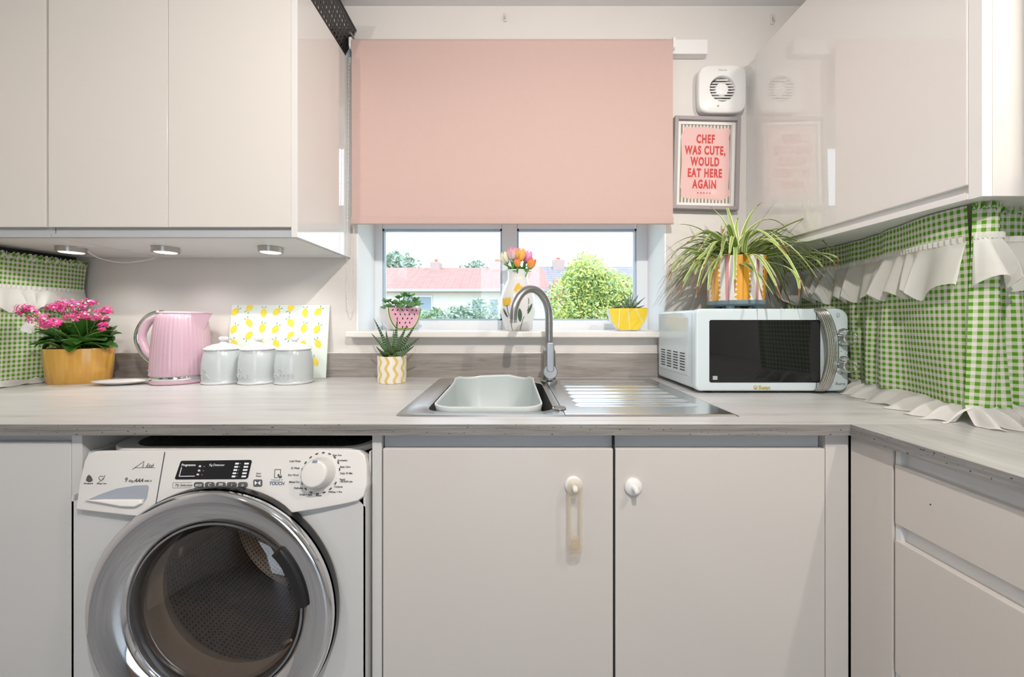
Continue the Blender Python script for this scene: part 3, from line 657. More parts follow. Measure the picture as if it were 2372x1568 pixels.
for s2, x, y, al in (('Cold Wash', 700, 1070, 'RIGHT'), ('32 Wash', 698, 1086, 'RIGHT'), ('Dry Wool', 695, 1102, 'RIGHT'), ('Mixed Dry', 698, 1118, 'RIGHT'), ('Delicates', 706, 1132, 'RIGHT'), ('Drain + Spin', 712, 1147, 'CENTER'), ('Rinse', 742, 1149, 'CENTER'),
                     ('Whites + Pre', 758, 1141, 'LEFT'), ('Cottons', 772, 1129, 'LEFT'), ('Rapid', 784, 1112, 'LEFT'), ('14|30|44 min', 784, 1117, 'LEFT'), ('Daily 59 Min', 785, 1098, 'LEFT'), ('Baby Care', 785, 1083, 'LEFT'), ('Synthetics', 779, 1068, 'LEFT'), ('Easy Iron', 768, 1056, 'LEFT')):
    ptext(b, s2, x+(4 if al == 'LEFT' else -2), y, 4.1, 0, al, .0001)
b.build('dial_print', M_print, wmc)
# porthole door
DM = Matrix.Translation((dcx, yf, dcz)) @ Matrix.Rotation(PI/2, 4, 'X')
b = MB(); b.lathe([(.214, .0005), (.2415, .0005), (.2455, .010), (.2450, .022)], DM, 96); dO = b.build('door_surround', M_black, wmc)
b = MB(); b.lathe([(.2380, .004), (.2425, .020), (.2440, .030), (.2425, .037), (.237, .041), (.229, .0425), (.220, .041), (.200, .034), (.184, .0265), (.179, .022), (.1765, .010), (.176, -.004)], DM, 128)
dO = b.build('door', M_chrome, wmc, smooth=70)
b = MB(); b.lathe([(.1765, .014), (.1755, .020), (.1715, .021), (.169, .014), (.166, .0)], DM, 96); b.build('door_trim_ring', mat('smoked_trim', (.34, .34, .35), .12, .85), dO)
M_port = glassy('porthole_glass', (.80, .68, .58), .05, .02)  # brown reflections of the room put into the glass tint
b = MB(); b.lathe([(.169, .004), (.163, .010), (.150, .017), (.125, .025), (.09, .031), (.05, .034), (1e-4, .035)], DM, 64); b.build('porthole', M_port, dO, smooth=80)
b = MB()
hs = []
for k in range(17): a = math.radians(4+40*k/16); hs.append((.170*math.cos(a), .170*math.sin(a)))
for k in range(17): a = math.radians(43-38*k/16); hs.append((.192*math.cos(a), .192*math.sin(a)))
b.prism(hs, DM, .024, .037, bev=.004); b.build('door_handle', mat('matt_black_handle', (.012, .012, .013), .45), dO)
t = NT('perforated_drum'); u = t.sep(t.uv()); n_ = 130
fx_ = t.math('SUBTRACT', t.math('FRACT', t.math('MULTIPLY', u[0], n_)), .5); fy_ = t.math('SUBTRACT', t.math('FRACT', t.math('MULTIPLY', u[1], 120)), .5)
dd = t.math('SQRT', t.math('ADD', t.math('MULTIPLY', fx_, fx_), t.math('MULTIPLY', fy_, fy_)))
t.set(col=t.mix(t.math('LESS_THAN', dd, .24), (.46, .45, .45), (.03, .03, .03)), metal=.9, rough=.28); M_drum = t.m
DM2 = Matrix.Translation((dcx, yf+.03, dcz)) @ Matrix.Rotation(-PI/2, 4, 'X')
b = MB(); b.lathe([(.206, .0), (.195, .01), (.170, .02), (.176, .035), (.190, .05)], DM2, 64); b.build('door_gasket', mat('grey_rubber', (.20, .20, .20), .45), wmc, smooth=60)
b = MB(); b.lathe([(.235, .055), (.235, .33), (.16, .345), (.10, .33), (1e-4, .345)], DM2, 96)
for k in range(3):
    a = math.radians(70+120*k); Mx = DM2 @ Matrix.Rotation(a, 4, 'Z') @ Matrix.Translation((.215, 0, .19)); b.box(-.03, .02, -.018, .018, -.11, .11, M=Mx, bev=.010)
b.build('drum', M_drum, wmc, smooth=50)

# ---------------------------------------------------------------- child locks on the sink doors
def stopper(label, x, z, strap):
    c = thing('child_lock', label, 'child lock', (x, YP, z))
    MB().lathe([(1e-5, 0), (.0185, 0), (.0185, .004), (.0155, .007), (.006, .009), (.0062, .017), (.0048, .026), (1e-5, .027)], facing(x, YP-.0003, z), 32).build('lock_base', M_white, c)
    if strap:
        M_st = NT('yellowed_clear_plastic'); M_st.set(col=srgb(226, 210, 176), rough=.2, trans=.55, ior=1.4, spec=.5, alpha=.32)
        n = M_st.noise(M_st.coord(), 20); M_st.set(rough=M_st.math('ADD', M_st.math('MULTIPLY', n, .1), .15)); M_st = M_st.m
        zt, zb = z+.020, z-.142; fo = facing(x, YP-.019, 0)
        s2 = MB(); O = rrect(-.0155, .0155, zb, zt, .015, 8); I = rrect(-.0085, .0085, zb+.034, z-.020, .004, 8)
        O4 = [s2.b.verts.new(fo @ Vector((a, b_, .0))) for a, b_ in O]; I4 = [s2.b.verts.new(fo @ Vector((a, b_, .0))) for a, b_ in I]
        for i in range(len(O)): s2.b.faces.new((O4[i], O4[(i+1) % len(O)], I4[(i+1) % len(O)], I4[i]))
        s2.build('strap', M_st, c, mods=[('SOLIDIFY', dict(thickness=.004, offset=0)), bevel(.001)])
        s2 = MB(); s2.prism(rrect(-.008, .008, zb+.018, zb+.046, .003, 4), fo, .002, .006, bev=.001); s2.prism(rrect(-.011, .011, zb+.011, zb+.0125, .0005, 2), fo, .002, .0032); s2.build('strap_catch', M_st, c)
    return c
q = P(1328, 1122, YP); stopper('child lock with long yellowed strap hanging on the left sink door', q.x, q.z, True)
q = P(1466, 1126, YP); stopper('round white child lock stud on the right sink door without strap', q.x, q.z, False)

# ---------------------------------------------------------------- roller blind
BX0, BX1, BY = -.588, .603, 1.392
bl = thing('roller_blind', 'peach pink roller blind pulled halfway down over the window', 'blind', (0, BY, 2.15))
b = MB(); b.box(BX0, BX1, BY, BY+.0008, 1.485, 2.152)
f = [(.0195*math.cos(a), .0195*math.sin(a)) for a in [PI*k/12 for k in range(25)]]
b.lathe([(.0185, BX0), (.0185, BX1)], Matrix.Translation((0, BY+.0190, 2.150)) @ Matrix.Rotation(PI/2, 4, 'Y'), 32); b.build('fabric', M_blind, bl, normals=True)
b = MB(); b.prism(rrect(-.006, .0045, -.0135, .0125, .004, 4), Matrix.Translation((BX0, BY-.0005, 1.4855)) @ Matrix.Rotation(PI/2, 4, 'Z') @ Matrix.Rotation(PI/2, 4, 'X'), 0, BX1-BX0); b.build('bottom_bar', M_blind, bl, smooth=60)
for x0, x1 in ((BX0-.012, BX0-.003), (BX1+.001, BX1+.011)):
    b = MB(); b.prism(rrect(-.022, .022, -.023, .023, .012), Matrix.Translation((x0, BY+.0215, 2.15)) @ Matrix.Rotation(PI/2, 4, 'Z') @ Matrix.Rotation(PI/2, 4, 'X'), 0, x1-x0); b.box(x0, x1, BY+.030, YW-.001, 2.128, 2.172); b.build('bracket', M_white, bl, mods=[bevel(.002)])
b = MB(); cz0, cz1 = 2.13, 1.150; beads = []
L1 = spline([(BX0-.015, BY+.012, cz0), (BX0-.0165, BY+.01, 1.7), (BX0-.020, BY+.004, 1.25), (BX0-.012, BY+.002, 1.165), (BX0-.004, BY, 1.150), (BX0+.002, BY+.006, 1.17), (BX0+.004, BY+.01, 1.3), (BX0-.001, BY+.02, 1.7), (BX0-.006, BY+.024, cz0)], 30)
acc = 0
for p, q in zip(L1, L1[1:]):
    acc += (q-p).length
    if acc > .0068: acc = 0; b.ball(q, .0021, 3)
b.tube(L1, .0006, 5); b.build('bead_chain', M_white, bl)
# small things on the wall
q0, q1 = P(1545, 93, 1.41), P(1640, 125, 1.41)
tag(box('wall_batten', M_white, None, .585, .742, 1.411, YW-.0008, 2.118, 2.172, bev=.0015), 'white painted block on the wall at the right end of the blind', 'batten')
q = P(808, 83, 1.41); tag(box('metal_bracket', mat('dull_metal', (.35, .33, .31), .4, .8), None, -.63, -.592, 1.396, YW-.0008, 2.181, 2.190, bev=.001), 'dull metal bracket above the left end of the pink blind', 'bracket')
def hook(label, px, py, s_=1):
    o = thing('wall_hook', label, 'hook', P(px, py, YW-.002)); q = P(px, py, YW)
    b = MB(); b.prism(rrect(-.006*s_, .006*s_, -.018*s_, .018*s_, .003), facing(q.x, YW-.0008, q.z), 0, .003, bev=.001); b.build('back_plate', M_wall, o)
    b = MB(); b.tube(spline([(q.x, YW-.004, q.z+.010*s_), (q.x, YW-.012, q.z-.004), (q.x, YW-.018, q.z-.012*s_), (q.x, YW-.022, q.z-.004)], 5), .0028, 8); b.build('hook_arm', M_wall, o)
hook('small painted-over hook on the wall above the middle of the blind', 1170, 40)
hook('painted hook high on the wall beside the right wall cabinet', 1788, 44, 1.2)

# extractor fan
q = P(1674, 205, 1.405); fnx, fnz = q.x, q.z
fn = thing('extractor_fan', 'square white extractor fan on the wall above the framed print', 'extractor fan', (fnx, YW, fnz))
FM = facing(fnx, YW-.0008, fnz)
def super_(a, n=3.6, t=48, b_=None):
    return [(a*abs(math.cos(x))**(2/n)*math.copysign(1, math.cos(x)), (b_ or a)*abs(math.sin(x))**(2/n)*math.copysign(1, math.sin(x))) for x in [2*PI*k/t for k in range(t)]]
b = MB(); S = super_(.0905, 5, 64); lv = []
for z, k in ((.0, .93), (.018, .95), (.0185, .99), (.026, 1.0), (.0325, .985), (.036, .94)):
    lv.append([b.b.verts.new(FM @ Vector((x*k, y*k, z))) for x, y in S])
for z, r_ in ((.036, .0495), (.034, .0475), (.010, .0475)): lv.append([b.b.verts.new(FM @ Vector((r_*math.cos(2*PI*k/64), r_*math.sin(2*PI*k/64), z))) for k in range(64)])
for A, B in zip(lv, lv[1:]):
    for i in range(64): b.b.faces.new((A[i], A[(i+1) % 64], B[(i+1) % 64], B[i]))
b.build('fan_cover', M_white, fn, smooth=45)
MB().cyl(FM @ Vector((0, 0, .009)), .0478, -.002, 'Y', 32).build('fan_recess', M_black, fn)
b = MB(); b.lathe([(1e-5, .0325), (.018, .0325), (.0245, .029), (.0265, .011)], FM, 32); b.build('fan_hub', M_white, fn)
for k in range(9):
    y = -.0420+k*.0105; hw = math.sqrt(max(.0001, .0475**2-y*y))
    b = MB(); b.box(-hw, hw, -.0024, .0014, .024, .034, M=FM @ Matrix.Translation((0, y, 0)) @ Matrix.Rotation(.25, 4, 'X')); b.build('slat', M_white, fn, smooth=0)
b = MB(); b.text('Manrose', .009, FM @ Matrix.Translation((0, .066, .0365)), .0001); b.build('fan_lettering', M_printl, fn)
b = MB(); b.ball(FM @ Vector((-.018, -.066, .0362)), .0035, 6); b.build('fan_indicator', M_printl, fn)

# framed print
q = P(1640, 375, 1.405); FR = facing(q.x, YW-.001, q.z, math.radians(-1.4))
pf = thing('picture_frame', 'grey framed print with red lettering on pink, hung beside the blind', 'framed print', (q.x, YW, q.z))
FW, FH = .124, .1745
b = MB(); O = [(-FW, -FH), (FW, -FH), (FW, FH), (-FW, FH)]; wi = .0135
def frame_(mb, W, H, w_, z0, z1, M):
    for a in ((-W, -W+w_, -H, H), (W-w_, W, -H, H), (-W+w_, W-w_, -H, -H+w_), (-W+w_, W-w_, H-w_, H)): mb.box(a[0], a[1], a[2], a[3], z0, z1, M=M, bev=.0012)
frame_(b, FW, FH, wi, 0, .030, FR); b.box(-FW+.002, FW-.002, -FH+.002, FH-.002, 0, .004, M=FR); b.build('frame', mat('grey_frame', srgb(158, 150, 150), .45), pf)
b = MB(); frame_(b, FW-wi, FH-wi, .013, .016, .0185, FR); b.build('mount', mat('white_mount', (.86, .84, .81), .7), pf)
W, H = FW-wi-.0125, FH-wi-.0125
M_olive = mat('olive_stripe', srgb(150, 140, 112), .8); M_pp = mat('pink_paper', srgb(232, 192, 188), .8, var=.02); M_red = mat('red_ink', srgb(208, 66, 60), .8)
b = MB(); b.box(-W, W, -H, H, .0142, .0148, M=FR)
for k in range(15):
    x = -W+(k+.22)*2*W/15; b.box(x, x+.0062, -H, H, .0148, .0152, mi=1, M=FR)
sc_ = []
N_ = 120
for k in range(N_):
    a = 2*PI*k/N_; x, y = super_(1, 14, N_)[k]; X_, Y_ = x*(W-.007), y*(H-.0125)
    wv = .0042*math.sin(Y_*105+.5) if abs(x) > abs(y)*.98 else 0; wy = .0055*math.sin(X_*80+1.2) if abs(y) >= abs(x)*.98 else 0
    sc_.append((X_+wv, Y_+wy))
b.prism(sc_, FR, .0152, .0156, 2); b.build('print', [M_whitecer, M_olive, M_pp], pf, smooth=0)
b = MB()
for s2, y, sz in (('CHEF', .081, .040), ('WAS CUTE,', .038, .040), ('WOULD', -.005, .040), ('EAT HERE', -.048, .040), ('AGAIN', -.0905, .040)):
    b.text(s2, sz, FR @ Matrix.Translation((-.0015, y-.001, .0160)) @ Matrix.Diagonal((.64, 1.10, 1, 1)), .0002, 0, 'CENTER', .0017, 0, 1.2)
b.build('lettering', M_red, pf, smooth=0)
b = MB()
for k in range(5):
    st = [((.0042 if i % 2 == 0 else .0018)*math.sin(PI*i/5), (.0042 if i % 2 == 0 else .0018)*math.cos(PI*i/5)) for i in range(10)]
    b.prism([(x+(k-2)*.0115-.003, y-.110) for x, y in st], FR, .0158, .0162)
b.build('printed_stars', M_red, pf, smooth=0)
box('glazing', glassy('picture_glass', (1, 1, 1)), pf, -FW+wi, FW-wi, -FH+wi, FH-wi, .0195, .0205, M=FR)

# ---------------------------------------------------------------- under-cabinet lights
M_nick = mat('brushed_nickel', (.55, .53, .50), .3, 1); t = NT('led_lens'); t.set(col=(1, 1, 1), emit=(1, .98, .95), estr=7.0); M_led = t.m
pk = thing('under_cabinet_light', 'round under-cabinet light nearest the window, above the lemon board', 'light', (0, 0, 0), 0, 'round under-cabinet lights')
b = MB(); b.lathe([(1e-5, -.0005), (.036, -.0005), (.036, -.016), (.0345, -.0175), (.031, -.0175), (.030, -.0165)], None, 40); b.build('housing', M_nick, pk, local=True)
b = MB(); b.lathe([(.0300, -.0160), (.028, -.0178), (1e-5, -.0178)], None, 40); b.build('lens', M_led, pk, local=True)
pucks = []
for i, (px, lab) in enumerate(((627, None), (384, 'middle round under-cabinet light, above the pink kettle'), (166, 'leftmost round under-cabinet light with a loose white wire, above the gingham curtain'))):
    loc = Vector(((px-CX)*1.235/FPX, 1.235, ZB))
    if i == 0: pk.location = loc; o = pk
    else: o = dup(pk, loc, lab)
    pucks.append(o); light('under_cabinet_glow', 'SPOT', (loc.x, loc.y, ZB-.022), 4.6, (1, .97, .93), .02); l_ = bpy.data.lights[-1]
for l_ in bpy.data.lights:
    if l_.name.startswith('under'): l_.spot_size = math.radians(150); l_.spot_blend = .8
x0 = pucks[2].location.x+.034
b = MB(); b.tube(spline([(x0, 1.25, ZB-.010), (x0+.02, 1.27, ZB-.030), (x0+.06, 1.30, ZB-.040), (x0+.10, 1.31, ZB-.036), (x0+.14, 1.33, ZB-.022), (x0+.16, 1.34, ZB-.0035)], 6), .0012, 6); b.build('wire', M_wire, pucks[2])
b = MB(); b.tube([(x0+.0, 1.22, ZB-.002), (x0+.30, 1.43, ZB-.002)], .001, 5); tag(b.build('light_cable', M_wire, None), 'thin white cable along the underside of the left cabinet by the kettle', 'cable')

# ---------------------------------------------------------------- gingham curtains
def resample(path, n):
    p = spline([Vector((x, y, 0)) for x, y in path], 12); L = [0]
    for a, b_ in zip(p, p[1:]): L.append(L[-1]+(b_-a).length)
    out = []; k = 0
    for i in range(n+1):
        s_ = L[-1]*i/n
        while k < len(L)-2 and L[k+1] < s_: k += 1
        f_ = (s_-L[k])/max(1e-9, L[k+1]-L[k]); out.append(p[k].lerp(p[k+1], f_))
    return out, L[-1]
def curtain(o, path, z0, z1, side, amp, nf, seed, nu=150, nv=40, flare=0, header=True, fill=1.25, ruffle=None, hem=None, low=None, hsc=None):
    """side: +1/-1, which side of the path faces the room; ruffle=(ztop, zbot, out), hem=(ztop, zbot, out)"""
    top, L = resample(path, nu); bot = resample(low, nu)[0] if low else top
    def fold(u, v, a=1):
        s_ = u*L; q = mnoise.noise(Vector((s_*9, v*1.3, seed)))*.9; w_ = math.sin(2*PI*(u*nf+.35*math.sin(u*9+seed)+.10*mnoise.noise(Vector((u*4, v*2, seed+3)))))
        k = amp*(.35+.65*min(1, (1-v)*1.6))*a
        g = .0022*math.sin(2*PI*u*nf*7+3*math.sin(u*30+seed))*math.exp(-((1-v)/.06)**2) if header else 0
        return k*(w_*.7+q)+g
    def at(u, z, extra=0, a=1):
        v = (z-z0)/(z1-z0); i = min(nu-1, max(0, int(u*nu))); f_ = u*nu-i
        A = top[i].lerp(top[i+1], f_); B = bot[i].lerp(bot[i+1], f_); p = B.lerp(A, max(0, min(1, v)))
        tg = (top[min(nu, i+2)]-top[max(0, i-2)]); tg.normalize(); nrm = Vector((tg.y, -tg.x, 0))*side
        return Vector((p.x, p.y, z))+nrm*(fold(u, v, a)+extra+flare*max(0, .35-v)**2)
    b = MB(); b.grid(lambda u, v: at(u, z0+(z1-z0)*v), nu, nv, uv=lambda u, v: (u*L*fill, (z1-z0)*v)); b.build('cloth', M_ging, o, smooth=80, normals=False)
    if header:
        b = MB(); rnd = random.Random(seed)
        b.grid(lambda u, v: at(u, z1-.012+.020*v, .004*math.sin(PI*v)+.0025*math.sin(u*nf*2*PI*8+2*math.sin(u*25)))+Vector((0, 0, .0035*math.sin(u*nf*2*PI*9+v*2))), nu*3, 5, uv=lambda u, v: (u*L*fill*1.2, (z1-z0)+.02*v)); b.build('gathered_header', M_ging, o, smooth=80, normals=False)
    def ruff(name, zt, zb, out_, sd, wob=.012):
        b = MB(); nn = nu*2
        def f_(u, v):
            dr = out_*(v**.8)*(.55+.45*math.sin(2*PI*(u*nf*1.9+.5*math.sin(u*13+sd)))) + .004
            z = zt-(zt-zb)*v+wob*v*mnoise.noise(Vector((u*L*16, sd, v*.5)))+(zt-zb)*.12*v*math.sin(2*PI*(u*nf*1.9+.5*math.sin(u*13+sd)))
            sl = .022*v*math.sin(2*PI*(u*nf*.8)+sd)/max(L, .3)
            return at(min(1, max(0, u+sl)), z, dr)
        b.grid(f_, nn, 10); b.build(name, M_sheer, o, smooth=80, normals=False)
        b = MB(); b.grid(lambda u, v: at(u, zt-.002+.012*v, .0055+.002*math.sin(u*nf*60)), nn, 2); b.build('ruffle_band', M_sheer, o, smooth=80, normals=False)
    if ruffle: ruff('ruffle', *ruffle, seed+1)
    if hem:
        zt, zb, out_ = hem; b = MB()
        def h_(u, v):
            ph = 2*PI*(u*nf*2.2+.5*math.sin(u*11+seed)); e = out_*(hsc(u) if hsc else 1)*v*(.72+.28*math.sin(ph)+.35*mnoise.noise(Vector((u*L*14, 0, seed))))
            z = zt+(zb-zt)*min(1, v*1.25)**.7+(.010*max(0, math.sin(ph+.6)))*math.sin(PI*min(1, v*1.1))*1.2+.003*max(0, math.sin(ph*1.7))*v
            return at(u, max(ZW+.0012, z), e, .5)
        b.grid(h_, nu*2, 14); b.build('hem_ruffle', M_sheer, o, smooth=80, normals=False)
    return at
cr = thing('curtain', 'green gingham curtain with white frills on the right, beside the microwave', 'curtain', (1.0, 1.1, ZW), 0, 'green gingham curtains')
curtain(cr, [(1.040, 1.415), (1.044, 1.25), (1.034, 1.10), (.992, .98), (.952, .87), (.940, .777)], .937, ZB-.002, 1, .0125, 6, 1.7, nu=190, ruffle=(1.281, 1.180, .030), hem=(.940, .9015, .070), header=False, hsc=lambda u: max(.12, min(1, (u-.36)/.10)),
        low=[(1.045, 1.415), (1.050, 1.25), (1.042, 1.12), (1.008, 1.02), (.985, .88), (.962, .780)])
cr2 = thing('curtain', 'green gingham curtain at the far right edge, hung across the cabinet end', 'curtain', (1.1, .80, ZW), 0, 'green gingham curtains')
curtain(cr2, [(.942, .764), (.965, .757), (.992, .762), (.998, .785), (1.006, .80), (1.05, .795), (1.12, .80), (1.20, .79), (1.31, .80)], .937, ZB-.003, 1, .006, 7, 4.1, nu=160, ruffle=(1.285, 1.192, .028), hem=(.940, .9015, .055), header=True, fill=1.1,
        low=[(.952, .785), (.985, .772), (1.020, .765), (1.036, .79), (1.05, .805), (1.08, .80), (1.14, .80), (1.22, .79), (1.31, .80)])
cl = thing('curtain', 'green gingham curtain on the left wall behind the yellow planter', 'curtain', (-1.63, 1.2, ZW), 0, 'green gingham curtains')
curtain(cl, [(-1.606, .80), (-1.607, 1.0), (-1.608, 1.2), (-1.606, 1.425)], .918, 1.328, 1, .009, 5, 8.3, nu=150, ruffle=(1.222, 1.150, .014), hem=(.922, .9015, .012), header=True,
        low=[(-1.632, .80), (-1.634, 1.0), (-1.635, 1.2), (-1.632, 1.425)])
b = MB(); b.tube([(-1.6625, .5, 1.322), (-1.6625, 1.43, 1.322)], .004, 8); b.build('curtain_wire', M_wire, cl)

# ---------------------------------------------------------------- microwave
mx0, mx1, my0, my1, mz0, mz1 = .548, 1.000, 1.109, 1.405, .9075, 1.1515
M_mw = mat('pale_blue_enamel', srgb(212, 224, 229), .18, var=.01, coat=.3); M_mwg = mat('dark_slots', (.05, .06, .065), .5)
mw = thing('microwave', 'pale blue retro microwave with two chrome dials on the right worktop', 'microwave', ((mx0+mx1)/2, 1.25, ZW))
b = MB(); b.box(mx0+.004, mx1-.004, my0+.022, my1, mz0+.002, mz1-.003, bev=.010, seg=4); b.build('casing', M_mw, mw, smooth=50)
SM = Matrix.Translation((mx0+.004, 0, 0)) @ Matrix.Rotation(PI/2, 4, 'Y').inverted() @ Matrix.Identity(4)
# side panel relief and vents (local x=-Y..., built straight in world space)
b = MB(); b.box(mx0+.0025, mx0+.0042, 1.165, 1.385, .945, 1.125, bev=.0012); sp = b.build('side_relief', M_mw, mw)
for c4 in range(4):
    for r8 in range(7):
        y = 1.185+c4*.050; z = .957+r8*.0088
        MB().box(mx0+.0018, mx0+.0028, y, y+.034, z, z+.0038, bev=.0004, seg=1).build('vent_slot', M_mwg, sp)
for x, y in ((.60, 1.15), (.95, 1.15), (.60, 1.37), (.95, 1.37)): MB().cyl((x, y, ZW), .014, .0105, n=16).build('foot', M_black, mw)
FMW = facing((mx0+mx1)/2, my0+.022, (mz0+mz1)/2); hw, hh = (mx1-mx0)/2, (mz1-mz0)/2
def mp(px, py, d=0):
    q = onplane(px, py, (0, my0, 0), (0, 1, 0)); return (q.x-(mx0+mx1)/2, q.z-(mz0+mz1)/2)
b = MB(); b.prism(rrect(-hw, hw, -hh, hh, (.032, .016, .016, .026), 8), FMW, 0, .022, bev=.006); b.build('front_fascia', M_mw, mw, smooth=50)
b = MB(); x0, y0 = mp(1643, 886); x1, y1 = mp(1892, 741); b.prism(rrect(x0, x1+.010, y0, y1, .006), FMW, .0215, .0232, bev=.0008)
wd = b.build('door_window', mat('smoked_black_glass', (.010, .011, .012), .03, spec=.5), mw)
b = MB(); x2, _ = mp(1879, 800); b.prism([(x2, y0+.004)] + [(x2-.0065*math.sin(PI*k/16), y0+.004+(y1-y0-.008)*k/16) for k in range(17)]+[(x1+.009, y1-.004), (x1+.009, y0+.004)], FMW, .0232, .0236); b.build('recess_shade', M_shadow, wd)  # flat dark sheet, shade of the handle recess put into its colour
b = MB(); xq, yq = mp(1657, 875); b.prism(rrect(xq-.009, xq+.006, yq-.006, yq+.006, .002), FMW, .0233, .0235)
for k in (-1, 0, 1): b.box(xq-.007, xq+.004, yq+k*.0035-.0006, yq+k*.0035+.0006, .0236, .0239, mi=1, M=FMW)
b.build('door_symbol', [mat('grey_symbol', (.25, .27, .28), .5), M_dp], wd, smooth=0)
xs, _ = mp(1891, 800)
b = MB()
for k in (0, 1): pass
b.box(xs-.0008, xs+.0008, -hh+.002, hh-.002, .0218, .0224, M=FMW); b.build('door_seam', M_mwg, mw)
# bowed chrome handle
hx_ = mp(1905, 800)[0]; cs = []
b = MB(); nz = 24
def hd(u, v):
    z = -hh+.002+(2*hh-.004)*v; bow = math.sin(PI*v); x = hx_-.012+.016*bow**.7
    return FMW @ Vector((x+(u-.5)*.034+.002, z, .024+.026*bow**.6+.0035*math.cos(PI*(u-.5))))
b.grid(hd, 14, nz); t = NT('ribbed_chrome'); u = t.sep(t.uv()); rb = t.math('SINE', t.math('MULTIPLY', u[0], 44))
t.set(col=(.66, .65, .60), metal=.95, rough=.22); t.bump(rb, .9, .0012)
b.build('door_handle', t.m, mw, smooth=80, normals=False, mods=[('SOLIDIFY', dict(thickness=.003, offset=0))])
def dial(px, py, tip):
    x, y = mp(px, py); K = FMW @ Matrix.Translation((x, y, .022))
    MB().lathe([(1e-5, 0), (.0255, 0), (.0262, .004), (.0235, .007), (.0190, .0072)], K, 40).build('dial_ring', M_chrome, mw)
    b = MB(); b.lathe([(.0205, .004), (.0195, .026), (.0175, .0285), (.0165, .0275), (1e-5, .0275)], K, 64, rib=lambda a, z: 1+(.035*math.sin(a*22) if z < .027 and z > .003 else 0)); b.build('dial', M_chrome, mw, smooth=30)
    b = MB(); b.box(-.0008, .0008, .009, .0165, .0275, .0282, M=K @ Matrix.Rotation(tip, 4, 'Z')); b.build('dial_mark', M_mwg, mw)
dial(1951, 781, .2); dial(1951, 845, .6)
b = MB()
def mtext(s2, px, py, size, sh=0, al='LEFT', bo=0):
    x, y = mp(px, py); b.text(s2, size, FMW @ Matrix.Translation((x, y, .0222)), .0001, 0, al, bo, sh)
mtext('Retro', 1934, 892, .0125, .35); mtext('Power', 1921, 752, .0055); mtext('Timer', 1921, 877, .0055); mtext('15', 1930, 817, .005); mtext('10', 1946, 815, .005); mtext('0', 1958, 819, .005); mtext('30', 1924, 824, .005); mtext('800', 1960, 823, .004)
b.build('fascia_print', M_print, mw, smooth=0)
x, y = mp(1941, 730); b = MB(); b.tube([FMW @ Vector((x+.0055*math.cos(a), y+.0065*math.sin(a), .0222)) for a in [k*PI/8 for k in range(17)]], .0006, 5)
for k in (-1, 0, 1): b.box(x-.0035, x+.0035, y+k*.003-.0004, y+k*.003+.0004, .0220, .0226, M=FMW)
b.build('fascia_emblem', M_printl, mw)
b = MB(); x, y = mp(1757, 902); b.text('Swan', .0165, FMW @ Matrix.Translation((x, y, .0222)), .0003, 0, 'LEFT', .0006)
b.tube([FMW @ Vector((x-.009+.0055*math.cos(a), y+.006+.0055*math.sin(a), .0222)) for a in [k*PI/8 for k in range(17)]], .0009, 6); b.ball(FMW @ Vector((x-.009, y+.005, .0220)), .0028, 5)
b.build('fascia_logo', mat('gold_logo', srgb(206, 190, 96), .3, .5), mw, smooth=0)

# ---------------------------------------------------------------- spider plant on the microwave
t = NT('striped_spider_leaf'); u = t.sep(t.uv()); ed = t.math('ABSOLUTE', t.math('SUBTRACT', u[0], .5)); n = t.noise(t.scale(t.coord(), 1, 1, 1), 30)
g_ = t.mix(n, srgb(96, 140, 48), srgb(150, 176, 72)); c1 = t.mix(t.math('GREATER_THAN', ed, .33), g_, srgb(222, 226, 178)); c1 = t.mix(t.math('LESS_THAN', ed, .05), c1, srgb(200, 212, 140))
tipm = t.math('MULTIPLY', t.math('GREATER_THAN', u[1], .90), t.math('GREATER_THAN', n, .42))
t.set(col=t.mix(tipm, c1, srgb(140, 96, 60)), rough=.45); M_spl = t.m
def blade(mb, pts, w_, tw=0, seedv=0, tiny=.04):
    N = len(pts)-1; V = []
    for k, p in enumerate(pts):
        s_ = k/N; tg = (pts[min(N, k+1)]-pts[max(0, k-1)]).normalized(); sd = tg.cross(Vector((0, 0, 1)))
        if sd.length < .05: sd = Vector((1, 0, 0))
        sd.normalize(); sd = Matrix.Rotation(tw*(1-s_*.5), 3, tg) @ sd; up = sd.cross(tg)
        ww = w_*(min(1, .45+s_*3)*(1-s_)**.55+tiny)
        V.append([mb.b.verts.new(p+sd*a*ww+up*abs(a)*ww*.35) for a in (-1, -.45, 0, .45, 1)])
    for k in range(N):
        for j in range(4):
            f = mb.b.faces.new((V[k][j], V[k+1][j], V[k+1][j+1], V[k][j+1]))
            for l, (a, q_) in zip(f.loops, ((j, k), (j, k+1), (j+1, k+1), (j+1, k))): l[mb.uvl].uv = (a/4, q_/N)
spx, spy = (1705-CX)*1.27/FPX, 1.27
sp_ = thing('spider_plant', 'spider plant with long arching striped leaves in a pot on the microwave', 'potted plant', (spx, spy, 1.1515))
ZS = 1.1515
M_saucer = mat('blue_grey_glaze', srgb(120, 142, 152), .35)
b = MB(); T = Matrix.Translation((spx, spy, ZS)); b.lathe([(1e-5, .012), (.070, .012), (.086, .018), (.0885, .028), (.085, .030), (.080, .024), (1e-5, .024)], T, 48); sa = b.build('saucer', M_saucer, sp_)
for a in (0.6, 2.2, 3.9, 5.4): MB().cyl((spx+.060*math.cos(a), spy+.06*math.sin(a), ZS+.0003), .011, .014, n=14, r2=.014).build('saucer_foot', M_saucer, sa)
t = NT('painted_zigzag_pot'); co = t.sep(t.coord('Object')); ang = t.math('DIVIDE', t.math('ARCTAN2', co[1], co[0]), 2*PI)
